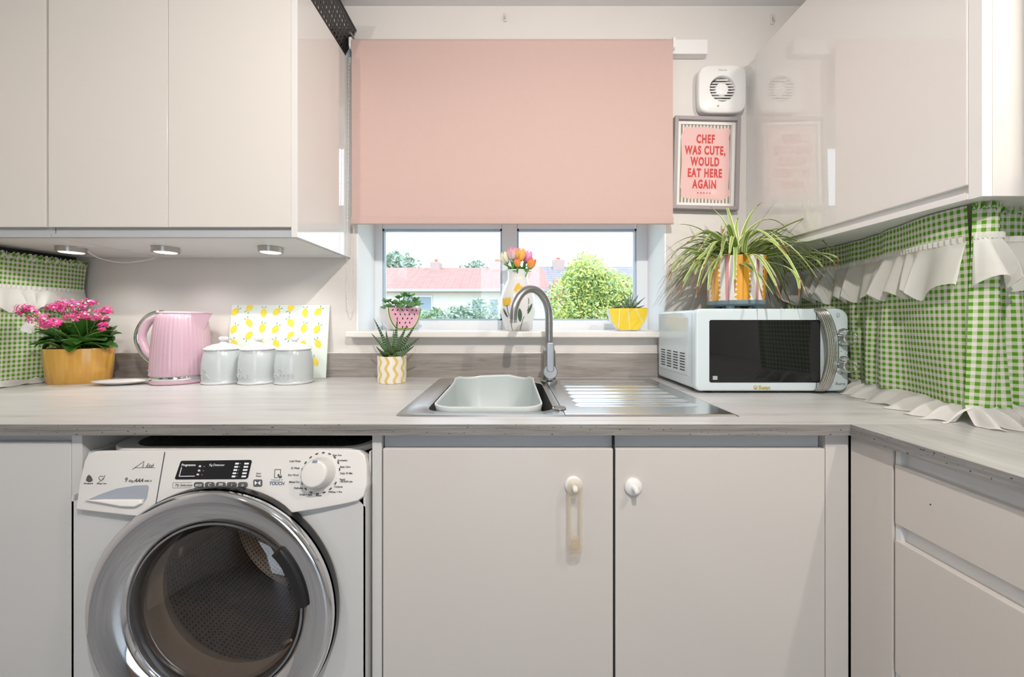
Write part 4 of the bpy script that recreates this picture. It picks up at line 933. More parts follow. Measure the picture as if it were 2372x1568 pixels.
ph = t.math('FRACT', t.math('ADD', t.math('MULTIPLY', ang, 6), .3)); zz = t.math('ABSOLUTE', t.math('SUBTRACT', t.math('FRACT', t.math('MULTIPLY', co[2], 62)), .5))
dd = t.math('ABSOLUTE', t.math('SUBTRACT', ph, .5)); lim = t.math('ADD', t.math('MULTIPLY', zz, .22), .17)
pink = t.math('LESS_THAN', t.math('MINIMUM', ph, t.math('SUBTRACT', 1, ph)), .062)
n = t.noise(t.coord(), 14); c1 = t.mix(t.math('LESS_THAN', dd, lim), srgb(243, 238, 232), t.mix(n, srgb(226, 160, 42), srgb(240, 176, 62))); c1 = t.mix(t.math('LESS_THAN', dd, .012), c1, srgb(178, 120, 40))
c1 = t.mix(pink, c1, t.mix(n, srgb(222, 150, 150), srgb(226, 170, 180))); t.set(col=c1, rough=.35, coat=.2); M_zig = t.m
b = MB(); b.lathe([(1e-5, .0), (.079, .0), (.083, .004), (.0885, .146), (.0885, .150), (.0855, .150), (.083, .140), (.082, .125), (1e-5, .122)], None, 64); po = b.build('pot', M_zig, sp_, local=True, smooth=40); po.location = (0, 0, .024)
b = MB(); b.lathe([(1e-5, 0), (.082, 0), (.082, .004), (1e-5, .009)], Matrix.Translation((spx, spy, ZS+.147)), 32); b.build('soil', M_soil, sp_)
b = MB(); crown = Vector((spx, spy, ZS+.150)); rnd = random.Random(12)
# leaves read off the photograph: (apex x, y, depth), (tip x, y, depth)
spec = [((1690, 520), (1640, 476), 1.30, 1.34), ((1740, 545), (1795, 468), 1.26, 1.22), ((1720, 520), (1765, 468), 1.27, 1.30), ((1640, 530), (1572, 520), 1.30, 1.35), ((1600, 555), (1546, 660), 1.22, 1.20), ((1640, 530), (1585, 570), 1.25, 1.22),
        ((1810, 520), (1915, 495), 1.20, 1.12), ((1800, 525), (1930, 512), 1.24, 1.18), ((1760, 505), (1830, 590), 1.20, 1.10), ((1730, 500), (1828, 595), 1.16, 1.02), ((1690, 505), (1673, 542), 1.15, 1.08), ((1650, 520), (1600, 560), 1.22, 1.2),
        ((1850, 545), (1955, 586), 1.16, 1.08), ((1830, 540), (1925, 610), 1.18, 1.08), ((1870, 565), (1940, 620), 1.14, 1.05), ((1800, 570), (1890, 625), 1.2, 1.1), ((1600, 570), (1547, 625), 1.2, 1.16), ((1610, 590), (1550, 640), 1.18, 1.12),
        ((1860, 580), (1905, 620), 1.15, 1.08), ((1840, 600), (1850, 690), 1.14, 1.06), ((1730, 600), (1795, 690), 1.13, 1.08), ((1640, 570), (1612, 690), 1.2, 1.15), ((1650, 580), (1640, 700), 1.18, 1.14), ((1600, 560), (1545, 650), 1.22, 1.2),
        ((1755, 490), (1822, 530), 1.26, 1.24), ((1690, 500), (1682, 478), 1.3, 1.34), ((1870, 520), (1920, 580), 1.18, 1.1), ((1580, 560), (1556, 600), 1.25, 1.24), ((1700, 545), (1712, 500), 1.28, 1.3), ((1890, 575), (1945, 605), 1.13, 1.04)]
for (ap, tip, ya, yt) in spec:
    A = P(ap[0], ap[1], ya); T_ = P(tip[0], tip[1], yt); T_.z = max(T_.z, ZS+.004); S_ = crown+Vector((rnd.uniform(-.03, .03), rnd.uniform(-.03, .02), -.004)); C_ = A*1.35-(S_+T_)*.175
    blade(b, bez(S_, C_, T_, 16), rnd.uniform(.0085, .0115), rnd.uniform(-.4, .4))
for k in range(120):
    a = rnd.choice((0, PI))+rnd.gauss(0, .75)
    L_ = rnd.uniform(.12, .28); up = rnd.uniform(.05, .14); S_ = crown+Vector((math.cos(a)*.03*rnd.random(), math.sin(a)*.03*rnd.random(), -.004)); d_ = Vector((math.cos(a), math.sin(a), 0))
    T_ = S_+d_*L_+Vector((0, 0, up-rnd.uniform(.05, .22)*(L_/.2))); C_ = S_+d_*L_*.42+Vector((0, 0, up*1.5))
    if T_.z < ZS+.006: T_.z = ZS+.006+.02*rnd.random()
    if T_.y > 1.425: T_.y = 1.42-rnd.random()*.02
    if C_.y > 1.41: C_.y = 1.40
    if T_.x > 1.02: T_.x = 1.0-rnd.random()*.03
    blade(b, bez(S_, C_, T_, 14), rnd.uniform(.0060, .0090), rnd.uniform(-.5, .5))
b.build('leaves', M_spl, sp_, smooth=80, normals=False)
b = MB()
for tp_, col in (((1778, 655), 0), ((1775, 600), 0)): b.tube(spline([crown+Vector((.07, -.02, .0)), P(1768, 600, 1.22), P(1776, 625, 1.21), P(tp_[0]-8, tp_[1]-5, 1.22)], 5), .0016, 6)
b.build('runner_stem', mat('dry_stem', srgb(190, 130, 60), .6), sp_)

# ---------------------------------------------------------------- kettle
kx0, ky0 = -1.158, 1.325
M_kp = mat('pink_enamel', srgb(208, 174, 189), .25, var=.03, coat=.3)
kt = thing('kettle', 'pink ribbed electric kettle with chrome-backed handle', 'kettle', (kx0, ky0, ZW))
T = Matrix.Translation((kx0, ky0, ZW))
b = MB(); b.lathe([(1e-5, .0005), (.082, .0005), (.086, .004), (.0865, .010), (.084, .0135), (1e-5, .0135)], T, 56); b.build('power_base', M_kp, kt)
b = MB(); b.lathe([(.0835, .0137), (.0855, .016), (.0858, .024), (.0840, .027)], T, 56); b.build('chrome_band', M_chrome, kt)
b = MB(); b.lathe([(1e-5, .0265), (.0825, .0265), (.0850, .030), (.0843, .060), (.0815, .12), (.0765, .18), (.0705, .222), (.0675, .236), (.066, .240), (.0625, .243), (1e-5, .246)], T, 168,
                  rib=lambda a, z: 1+(.018*abs(math.sin(a*21)) if .029 < z < .238 else 0)); b.build('kettle_body', M_kp, kt, smooth=70)
b = MB(); b.lathe([(.0665, .2395), (.068, .2425), (.064, .246), (.05, .2475), (1e-5, .2480)], T, 56); b.build('lid', M_kp, kt)
b = MB()
def spt(u, v):
    a = (u-.5)*1.15; r0_ = .0660+.0050*(1-v)*1.4; tipx = .110-.034*(1-v)**.8; k = 1-abs(u-.5)*2
    x = r0_*math.cos(a)*(1-k**.8)+tipx*k**.8; return T @ Vector((x, r0_*math.sin(a)*(1-k*.85), .178+.064*v))
b.grid(spt, 20, 8); b.quad([T @ Vector(p) for p in ((.110, 0, .241), (.060, .036, .241), (.045, 0, .241), (.060, -.036, .241))]); b.build('spout', M_kp, kt, smooth=60, normals=False)
hp = spline([T @ Vector(p) for p in ((-.060, 0, .232), (-.085, 0, .232), (-.118, 0, .215), (-.141, 0, .178), (-.144, 0, .146), (-.128, 0, .108), (-.104, 0, .083), (-.080, 0, .066))], 8)
cen = T @ Vector((-.05, 0, .15))
def off(pts, d): 
    out = []
    for i, p in enumerate(pts):
        tg = (pts[min(len(pts)-1, i+1)]-pts[max(0, i-1)]).normalized(); nn = Vector((tg.z, 0, -tg.x))
        if nn.dot(p-cen) < 0: nn = -nn
        out.append(p+nn*d)
    return out
b = MB(); b.tube(off(hp, -.004), [.0095]*3+[.0105]*(len(hp)-6)+[.009]*3, 14, flat=1.15); b.build('handle_grip', M_kp, kt)
b = MB(); b.tube(off(hp, .0085), .0095, 14, flat=1.3); b.build('handle_back', M_chrome, kt)
b = MB(); b.tube([T @ Vector((-.098, 0, .231)), T @ Vector((-.116, 0, .225)), T @ Vector((-.126, 0, .215))], [.006, .008, .005], 10); b.build('lid_button', M_kp, kt)
b = MB(); b.prism(rrect(-.013, .0, -.006, .006, .003), Matrix.Translation((kx0-.084, ky0-.012, ZW+.040)) @ Matrix.Rotation(PI/2, 4, 'X'), -.006, .012, bev=.002)
b.tube([(kx0-.094, ky0-.012, ZW+.040), (kx0-.108, ky0-.012, ZW+.042)], .003, 8); b.build('power_switch', M_kp, kt)

# ---------------------------------------------------------------- white leaf-shaped dish
b = MB(); dq = Vector((-1.322, 1.268, ZW)); pr_ = []
def dish(u, v):
    a = 2*PI*u; r_ = v; L_ = .078*(1+.18*math.cos(a)*(math.cos(a) > 0)); x = L_*r_*math.cos(a); y = .038*r_*math.sin(a); z = .0015+.013*r_**2.4
    return dq+Matrix.Rotation(.12, 3, 'Z') @ Vector((x, y, z))
b.grid(dish, 40, 8); tag(b.build('spoon_rest', M_whitecer, None, smooth=80, normals=False, weld=True, mods=[('SOLIDIFY', dict(thickness=.0022, offset=1))]), 'small white oval dish on the worktop left of the kettle', 'dish')

# ---------------------------------------------------------------- canisters
M_can = mat('pale_grey_stoneware', srgb(196, 203, 205), .22, var=.03, coat=.4); M_lid = mat('white_glazed_rim', srgb(226, 228, 230), .18, var=.02, coat=.4)
CPR = [(1e-5, .0), (.0590, .0), (.0625, .003), (.0618, .008), (.0595, .011), (.0605, .025), (.0615, .045), (.0605, .070), (.0575, .092), (.0535, .108), (.0515, .113)]
def crad(z):
    for (r0, z0), (r1, z1) in zip(CPR[4:], CPR[5:]):
        if z0 <= z <= z1: return r0+(r1-r0)*(z-z0)/(z1-z0)
    return .06
def canister(label, x, word, a0, chip=False, s_=1):
    c = thing('canister', label, 'canister', (x, 1.312, ZW), 0, 'heart-topped storage canisters'); T = Matrix.Translation((x, 1.312, ZW)); y0 = 1.312
    b = MB(); b.lathe(CPR+[(.0495, .112), (.049, .02), (1e-5, .015)], T, 64, uvscale=1)
    for f in b.b.faces:
        if f.calc_center_median().z < ZW+.0085: f.material_index = 1
    b.build('canister_body', [M_can, M_lid], c, smooth=60)
    b = MB(); b.lathe([(.0525, .1138), (.0555, .116), (.0565, .1185), (.054, .121), (.045, .127), (.030, .1335), (.014, .1365), (.009, .139), (.008, .143)], T, 56); ld = b.build('lid', M_lid, c, smooth=60)
    b = MB(); ht = []
    for k in range(40):
        a = 2*PI*k/40; ht.append((.00095*16*math.sin(a)**3*.95, .00075*(13*math.cos(a)-5*math.cos(2*a)-2*math.cos(3*a)-math.cos(4*a))))
    b.prism(ht, facing(x, y0, ZW+.151, 0, a0+.3), -.006, .006, bev=.003); b.build('heart_knob', M_lid, ld, smooth=60)
    def wrap(px_, py_, pz_):
        z = .022+py_; ang = a0+px_/.061; r_ = crad(z)+.0004+pz_; return Vector((x+r_*math.sin(ang), y0-r_*math.cos(ang), ZW+z))
    b = MB(); b.text(word, .0215, None, .0016, 0, 'CENTER', .0005, 0, 1.18, fn=wrap); b.build('raised_word', M_can, c, smooth=30)
    hp_ = [wrap(px_*.50, .027+py_*.50, .0006) for px_, py_ in ht]; b = MB(); b.tube(hp_+[hp_[0]], .0011, 6); b.build('raised_heart', M_can, c)
canister('grey canister embossed TEA, with a chipped lid, next to the kettle', -1.003, 'TEA', -.36)
canister('grey canister embossed SUGAR, middle of the three', -.8785, 'SUGAR', -.44)
canister('grey canister embossed COFFEE, nearest the aloe plant', -.7545, 'COFFEE', -.20)

# ---------------------------------------------------------------- glass boards leaning on the wall
lb = thing('worktop_saver', 'glass worktop saver printed with lemons, leaning behind the canisters', 'chopping board', (-.877, 1.40, ZW))
tilt = math.radians(-6.5); LMx = Matrix.Translation((-.877, 1.404, ZW+.0005)) @ Matrix.Rotation(tilt, 4, 'X') @ Matrix.Rotation(PI/2, 4, 'X')   # local x, y up, z to viewer
bw, bh = .187, .277
M_bd = (mat('mint_white_glass', srgb(226, 236, 230), .06, var=.01, coat=.5))
M_lem = mat('printed_lemon', srgb(240, 216, 84), .35, var=.08, vs=60); M_lg = mat('printed_leaf', srgb(110, 150, 92), .4, var=.15)
b = MB(); b.box(-bw, bw, 0, bh, -.004, 0, M=LMx, bev=.0008, seg=1); g2 = b
def lemon(cx, cy, ang, s_=1):
    ca, sa_ = math.cos(ang), math.sin(ang)
    def f(x, y, z=.0006): return LMx @ Vector((cx+ca*x-sa_*y, cy+sa_*x+ca*y, z))
    o = []
    for k in range(24):
        a = 2*PI*k/24; r_ = .0118*s_; x = r_*math.cos(a); y = r_*1.28*math.sin(a)*(1+.16*abs(math.sin(a))**6); q = (cx+ca*x-sa_*y, cy+sa_*x+ca*y)
        if abs(q[0]) > bw-.001 or not .001 < q[1] < bh-.001:
            q = (max(-bw+.001, min(bw-.001, q[0])), max(.001, min(bh-.001, q[1])))
        o.append(q)
    b.disc(lambda x, y: LMx @ Vector((x, y, .0006)), o, 2, 1)
    for sgn in (-1, 1):
        l_ = [(sgn*(.001+.009*math.sin(PI*t_)*.45+.006*t_), .0165+.010*t_) for t_ in [k/6 for k in range(7)]]+[(sgn*(.006*t_+.001), .0165+.010*t_-.0015*math.sin(PI*t_)) for t_ in [1-k/6 for k in range(7)]]
        pts_ = [(cx+ca*x-sa_*y, cy+sa_*x+ca*y) for x, y in l_]
        if all(abs(x) < bw and 0 < y < bh for x, y in pts_): g2.disc(lambda x, y: LMx @ Vector((x, y, .0007)), pts_, 1, 2)
cols = [-.172, -.118, -.062, -.012]
base = [(-.172, .250, -.7), (-.118, .268, 2.7), (-.063, .246, 0), (-.115, .208, .6), (-.172, .183, -.5), (-.064, .187, -.2), (-.112, .160, 2.5), (-.165, .128, .4), (-.064, .124, 2.9), (-.115, .092, -.6), (-.172, .060, .5), (-.064, .060, .2), (-.115, .026, .5)]
for x, y, a in base:
    for rep_ in (0, 1, 2):
        xx = x+rep_*.158
        if xx < bw+.006: lemon(xx, y, a)
b.build('glass_board', [M_bd, M_lem, M_lg], lb, smooth=0)
b = MB(); b.box(-.187, -.047, 0, .2835, -.0105, -.0055, M=LMx, bev=.0008, seg=1); tag(b.build('chopping_board', M_whitecer, None), 'plain white board edge showing above the lemon board', 'chopping board')

# ---------------------------------------------------------------- kalanchoe in yellow planter
kc = Vector((-1.508, 1.315, ZW)); KA = math.radians(12)
kl = thing('flowering_plant', 'pink flowering plant with dark green leaves in a ridged yellow oval planter', 'potted plant', kc)
t = NT('mustard_glaze'); n = t.noise(t.scale(t.coord(), 30, 30, 4), 2.2, 3); t.set(col=t.mix(n, srgb(190, 132, 44), srgb(232, 184, 96)), rough=.22, coat=.3); M_must = t.m
KT = Matrix.Translation(kc) @ Matrix.Rotation(KA, 4, 'Z')
b = MB(); b.lathe([(1e-5, 0), (.083, 0), (.0865, .003), (.0925, .060), (.0965, .117), (.0965, .120), (.0925, .120), (.091, .105), (1e-5, .104)], KT, 120, sx=1, sy=.60, rib=lambda a, z: 1+(.016*abs(math.cos(a*8)) if z < .1195 else 0)); b.build('planter', M_must, kl, smooth=45)
b = MB(); b.lathe([(1e-5, .006), (.088, .0)], Matrix.Translation((0, 0, .1045)) @ KT, 32, sy=.58); b.build('soil', M_soil, kl)
def leaf_blade(mb, base, d, L_, w_, curl, up, scal=.0, n=10, mi=0, cup=.25):
    d = d.normalized(); sd = d.cross(Vector((0, 0, 1)))
    if sd.length < .1: sd = Vector((1, 0, 0))
    sd.normalize(); V = []
    for k in range(n+1):
        s_ = k/n; p = base+d*(L_*s_)+Vector((0, 0, up*s_-curl*s_*s_)); ww = w_*(math.sin(PI*min(1, (s_*.93+.07)))**.7)*(1+scal*math.sin(s_*34))
        V.append([mb.b.verts.new(p+sd*a*ww+Vector((0, 0, abs(a)*ww*cup))) for a in (-1, -.5, 0, .5, 1)])
    for k in range(n):
        for j in range(4):
            f = mb.b.faces.new((V[k][j], V[k+1][j], V[k+1][j+1], V[k][j+1])); f.material_index = mi
            for l, (a, q_) in zip(f.loops, ((j, k), (j, k+1), (j+1, k+1), (j+1, k))): l[mb.uvl].uv = (a/4, q_/n)
rnd = random.Random(5); b = MB()
for k in range(46):
    a = rnd.uniform(0, 2*PI); rr = rnd.uniform(.2, .9); p = KT @ Vector((.075*rr*math.cos(a), .045*rr*math.sin(a), .108+rnd.uniform(0, .05))); d = Vector((math.cos(a), .7*math.sin(a), 0))
    L_ = rnd.uniform(.045, .075)
    if p.y+d.y*L_ > 1.42: L_ = max(.02, (1.42-p.y)/max(.1, d.y))
    if p.x+d.x*L_ < -1.58: L_ = max(.02, (p.x+1.58)/max(.1, -d.x))
    leaf_blade(b, p, d, L_, rnd.uniform(.020, .030), rnd.uniform(.02, .06), rnd.uniform(.035, .10), .07, n=16, cup=rnd.uniform(.1, .6))
for (x, y, Y) in ((268, 805, 1.30), (240, 790, 1.27), (70, 800, 1.23), (95, 770, 1.22), (150, 750, 1.25), (200, 740, 1.25), (120, 745, 1.27)):
    T_ = P(x, y, Y); S_ = kc+Vector((0, -.01, .13)); d = T_-S_; leaf_blade(b, S_+d*.25, Vector((d.x, d.y, 0)), Vector((d.x, d.y, 0)).length*.8, .026, .02, d.z*.8+.02, .07, n=16, cup=.45)
b.build('leaves', M_leaf, kl, smooth=80, normals=False, mods=[('SOLIDIFY', dict(thickness=.0012))])
b = MB(); clusters = []
for (x, y, Y, r_) in ((44, 712, 1.215, .022), (60, 722, 1.22, .028), (90, 738, 1.20, .030), (110, 752, 1.19, .024), (85, 712, 1.30, .030), (115, 712, 1.30, .024), (125, 748, 1.24, .026), (155, 702, 1.27, .030), (180, 712, 1.32, .032), (205, 700, 1.30, .024), (200, 730, 1.24, .028), (225, 735, 1.27, .026), (238, 722, 1.32, .026), (240, 752, 1.28, .016), (165, 735, 1.22, .024), (236, 762, 1.24, .009), (140, 725, 1.34, .03), (248, 715, 1.33, .014)):
    c_ = P(x, y, Y); c_.x = max(c_.x, -1.580+r_*.3); clusters.append((c_, r_)); S_ = kc+Vector((rnd.uniform(-.03, .03), rnd.uniform(-.02, .02), .115)); b.tube(bez(S_, (S_+c_)/2+Vector((0, 0, .02)), c_-Vector((0, 0, .008)), 8), .0016, 6)
    for q in range(6):
        e = c_+Vector((rnd.uniform(-1, 1), rnd.uniform(-1, 1), rnd.uniform(0, .5)))*r_*.8; b.tube([c_-Vector((0, 0, .010)), e], .0008, 4)
b.build('flower_stems', M_stem, kl)
for c_, r_ in clusters:
    b = MB()
    for k in range(int(24+1500*r_)):
        d = Vector((rnd.gauss(0, 1), rnd.gauss(0, 1), rnd.gauss(0, .7))).normalized(); p = c_+Vector((d.x*r_*1.05, d.y*r_*.9, d.z*r_*.55))*rnd.uniform(.6, 1.05); nn = (d+Vector((0, -.5, .5))).normalized(); u_ = nn.orthogonal().normalized(); v_ = nn.cross(u_)
        mi = 0 if rnd.random() < .88 else 1; s_ = rnd.uniform(.0030, .0046)
        for q in range(4):
            a = q*PI/2+k; e = u_*math.cos(a)+v_*math.sin(a); f_ = nn.cross(e)
            b.quad([p, p+e*s_*.6+f_*s_*.45+nn*s_*.3, p+e*s_*1.25+nn*s_*.15, p+e*s_*.6-f_*s_*.45+nn*s_*.3], mi)
    b.build('flower_cluster', [M_pinkfl, M_palefl], kl, smooth=0, normals=False)
q = P(68, 757, 1.225); mk = thing('plant_marker', 'white plant marker clipped to a wooden stick in the yellow planter', 'plant marker', q)
b = MB(); b.box(-.014, .014, -.019, .019, -.001, .001, M=Matrix.Translation(q) @ Matrix.Rotation(.5, 4, 'Z') @ Matrix.Rotation(.5, 4, 'Y') @ Matrix.Rotation(PI/2, 4, 'X'), bev=.0005, seg=1); b.build('tag_plate', M_whitecer, mk)
b = MB(); b.tube([q+Vector((.012, .003, .006)), q+Vector((.045, .03, -.020)), kc+Vector((-.06, .0, .107))], .0028, 8); b.build('wooden_stick', mat('pale_wood', srgb(214, 180, 140), .6), mk)

# ---------------------------------------------------------------- aloe in wavy pot
ac = Vector((-.4145, 1.318, ZW)); al = thing('aloe_plant', 'striped aloe plant in a white pot with wavy yellow lines, left of the sink', 'potted plant', ac)
t = NT('wavy_yellow_lines'); co = t.sep(t.coord()); ang = t.math('DIVIDE', t.math('ARCTAN2', co[1], co[0]), 2*PI)
ph = t.math('FRACT', t.math('ADD', t.math('MULTIPLY', ang, 11), t.math('MULTIPLY', t.math('SINE', t.math('MULTIPLY', co[2], 150)), .16)))
t.set(col=t.mix(t.math('LESS_THAN', ph, .36), srgb(240, 232, 224), t.mix(t.noise(t.coord(), 30), srgb(214, 184, 92), srgb(232, 208, 124))), rough=.3, coat=.2); M_wavy = t.m
b = MB(); b.lathe([(1e-5, 0), (.0470, 0), (.0490, .002), (.0498, .091), (.0492, .093), (.0465, .093), (.0455, .08), (1e-5, .078)], None, 56); b.build('pot', M_wavy, al, local=True, smooth=40)
b = MB(); b.lathe([(1e-5, .003), (.045, 0)], Matrix.Translation(ac+Vector((0, 0, .080))), 24); b.build('soil', M_soil, al)
t = NT('banded_aloe_leaf'); u = t.sep(t.uv()); band = t.math('LESS_THAN', t.math('FRACT', t.math('ADD', t.math('MULTIPLY', u[1], 17), t.math('MULTIPLY', t.noise(t.coord(), 60), .5))), .2)
bc = t.ramp(u[1], [(0, srgb(150, 172, 66)), (.3, srgb(70, 104, 52)), (1, srgb(44, 74, 52))]); t.set(col=t.mix(t.math('MULTIPLY', band, t.math('GREATER_THAN', u[1], .3)), bc, srgb(164, 180, 160)), rough=.35); M_aloe = t.m
def spike(mb, a, c, tip, w_, n=12):
    pts = bez(a, c, tip, n); N = n; prev = None; last = None
    for k, p in enumerate(pts):
        s_ = k/N; tg = (pts[min(N, k+1)]-pts[max(0, k-1)]).normalized(); sd = tg.cross(Vector((0, 1, .15)))
        if sd.length < .05: sd = Vector((1, 0, 0))
        sd.normalize(); up = sd.cross(tg); ww = w_*(1-s_)**.75*(.75+.5*math.sin(PI*min(1, s_*1.6))*.6)+.0004
        ring = [mb.b.verts.new(p+sd*math.cos(q)*ww+up*math.sin(q)*ww*.38) for q in [2*PI*i/8 for i in range(8)]]
        if prev:
            for i in range(8):
                f = mb.b.faces.new((prev[i], prev[(i+1) % 8], ring[(i+1) % 8], ring[i]))
                for l, (x_, y_) in zip(f.loops, ((i/8, (k-1)/N), ((i+1)/8, (k-1)/N), ((i+1)/8, s_), (i/8, s_))): l[mb.uvl].uv = (x_, y_)
        prev = ring
b = MB(); rnd = random.Random(3); S0 = ac+Vector((0, 0, .088))
for (x, y, Y, cx_, cy_) in ((866, 738, 1.30, 893, 790), (860, 772, 1.29, 885, 800), (871, 802, 1.27, 885, 820), (894, 765, 1.27, 898, 800), (921, 737, 1.32, 915, 790), (943, 752, 1.32, 925, 795), (963, 752, 1.27, 935, 795), (972, 782, 1.27, 945, 805), (960, 800, 1.25, 935, 822), (912, 765, 1.36, 910, 800), (930, 775, 1.24, 922, 805), (900, 790, 1.24, 905, 812), (950, 775, 1.37, 935, 800), (885, 780, 1.37, 895, 805)):
    spike(b, S0+Vector((rnd.uniform(-.012, .012), rnd.uniform(-.01, .01), 0)), P(cx_, cy_, (Y+1.318)/2), P(x, y, Y), rnd.uniform(.0115, .0150))
b.build('leaves', M_aloe, al, smooth=60)

# ---------------------------------------------------------------- fruit-slice pots on the sill
def slice_pot(root, loc, yaw, R_, Hh, D, mats, seeds, lines):
    M = Matrix.Translation(loc) @ Matrix.Rotation(yaw, 4, 'Z') @ Matrix.Rotation(PI/2, 4, 'X')     # local x across, y up, z to viewer
    def prof(k=1, lift=0):
        o = []
        for i in range(33):
            a = PI+PI*i/32; y = Hh*(1+math.sin(a)*1.0); x = R_*math.cos(a)
            if y < .0: y = 0
            o.append((x, y))
        cut = .10*Hh; o = [(x, max(cut, y)-cut) for x, y in o]; top = Hh-cut
        return [(x*k, top-(top-y)*k) for x, y in o]
    b = MB(); b.prism(prof(), M, -D/2, D/2, bev=.003); po = b.build('pot', mats[0], root, smooth=50)
    b = MB(); b.prism(prof(.965), M, D/2-.0002, D/2+.0006)
    if len(mats) > 3: b.prism(prof(.90), M, D/2+.0006, D/2+.0010, 1); b.prism(prof(.87), M, D/2+.001, D/2+.0014, 2)
    rnd = random.Random(4)
    for x, y, a in seeds:
        s2 = [(x+.0022*math.cos(q)*math.cos(a)-.0048*math.sin(q)*math.sin(a), y+.0022*math.cos(q)*math.sin(a)+.0048*math.sin(q)*math.cos(a)) for q in [2*PI*i/10 for i in range(10)]]
        b.prism(s2, M, D/2+.0012, D/2+.0020, 3)
    for (p, q) in lines: 
        d = Vector((q[0]-p[0], q[1]-p[1])).normalized(); n_ = Vector((-d.y, d.x))*.0010
        b.prism([(p[0]-n_.x, p[1]-n_.y), (q[0]-n_.x, q[1]-n_.y), (q[0]+n_.x, q[1]+n_.y), (p[0]+n_.x, p[1]+n_.y)], M, D/2+.0004, D/2+.0016, 1)
    b.build('fruit_face', mats[1:], po, smooth=0)
    top = Hh*.90
    b = MB(); b.box(-R_*.93, R_*.93, top-.0005, top+.0012, -D/2+.004, D/2-.004, M=M); b.build('soil', M_soil, root)
    return M, top
lo = Vector((-.440, 1.505, 1.0765)); wp = thing('jade_plant', 'jade plant in a watermelon-slice pot on the left of the sill', 'potted plant', lo)
seeds = []; rnd = random.Random(9)
for r_ in range(5):
    for c_ in range(6):
        x = -.050+c_*.020+(r_ % 2)*.010; y = .014+r_*.0165
        if (x/.058)**2+((.090-y)/.085)**2 < .86 and y < .084: seeds.append((x+rnd.uniform(-.002, .002), y, rnd.uniform(-1.1, 1.1)))
slice_pot(wp, lo, math.radians(42), .072, .100, .075, [M_whitecer, mat('rind_green', srgb(110, 140, 60), .4), mat('rind_pale', srgb(214, 220, 160), .4), mat('melon_pink', srgb(232, 176, 196), .35, var=.03), M_black], seeds, [])
b = MB(); lf = MB(); rnd = random.Random(21); S0 = lo+Vector((0, 0, .09))
for (x, y, Y) in ((895, 697, 1.48), (905, 710, 1.45), (912, 700, 1.50), (925, 688, 1.50), (938, 682, 1.50), (950, 685, 1.49), (962, 692, 1.47), (970, 705, 1.46), (955, 705, 1.45), (940, 700, 1.46), (922, 702, 1.46), (965, 700, 1.5), (893, 712, 1.45), (930, 710, 1.44)):
    T_ = P(x, y, Y); b.tube(bez(S0+Vector((rnd.uniform(-.02, .02), 0, -.005)), (S0+T_)/2+Vector((0, 0, -.008)), T_, 6), [.0030, .0028, .0026, .0024, .0022, .002, .0018], 6)
    for k in range(4):
        a = k*PI/2+rnd.uniform(-.4, .4); d = Vector((math.cos(a), math.sin(a), 0)); c_ = T_+d*.010+Vector((0, 0, rnd.uniform(-.002, .004)))
        Mx = Matrix.Rotation(a, 4, 'Z') @ Matrix.Rotation(rnd.uniform(-1.1, .1), 4, 'Y') @ Matrix.Rotation(rnd.uniform(-.6, .6), 4, 'X'); lf.ball(c_, .0118, 7, 0, (1, .74, .26), Mx)
b.build('stems', mat('jade_stem', srgb(120, 112, 92), .6), wp); lf.build('leaves', M_jade, wp)
lo = Vector((.4565, 1.470, 1.0765)); lp = thing('succulent_plant', 'spiky succulent in a yellow lemon-slice pot on the right of the sill', 'potted plant', lo)
M_, top = slice_pot(lp, lo, math.radians(-9), .0725, .096, .070, [M_whitecer, mat('lemon_yellow', srgb(240, 208, 36), .3, var=.04), M_whitecer], [],
          [((-.032, .0862), (-.036, .012)), ((-.002, .0862), (.006, .004)), ((.026, .0862), (.052, .030))])
t = NT('grey_green_succulent'); u = t.sep(t.uv()); n = t.noise(t.coord(), 200, 1)
t.set(col=t.mix(t.math('GREATER_THAN', n, .63), t.ramp(u[1], [(0, srgb(120, 150, 96)), (1, srgb(84, 104, 104))]), srgb(190, 200, 190)), rough=.4); M_suc = t.m
b = MB(); S0 = lo+Vector((.008, 0, .082)); rnd = random.Random(17)
for (x, y, Y, w_) in ((1443, 676, 1.47, .008), (1461, 678, 1.48, .008), (1479, 682, 1.46, .008), (1495, 688, 1.45, .007), (1494, 707, 1.44, .007), (1434, 692, 1.46, .007), (1452, 690, 1.44, .008), (1470, 692, 1.43, .008), (1484, 700, 1.42, .007), (1440, 703, 1.42, .007), (1467, 680, 1.52, .007), (1455, 684, 1.51, .007)):
    T_ = P(x, y, Y); spike(b, S0, (S0+T_)/2+Vector((0, 0, -.004)), T_, w_, 8)
S1 = lo+Vector((-.040, -.012, .083))
for k in range(14):
    a = 2*PI*k/14; T_ = S1+Vector((.022*math.cos(a), .018*math.sin(a), .006+.014*rnd.random())); spike(b, S1, (S1+T_)/2+Vector((0, 0, .004)), T_, .0042, 6)
b.build('leaves', M_suc, lp, smooth=60)

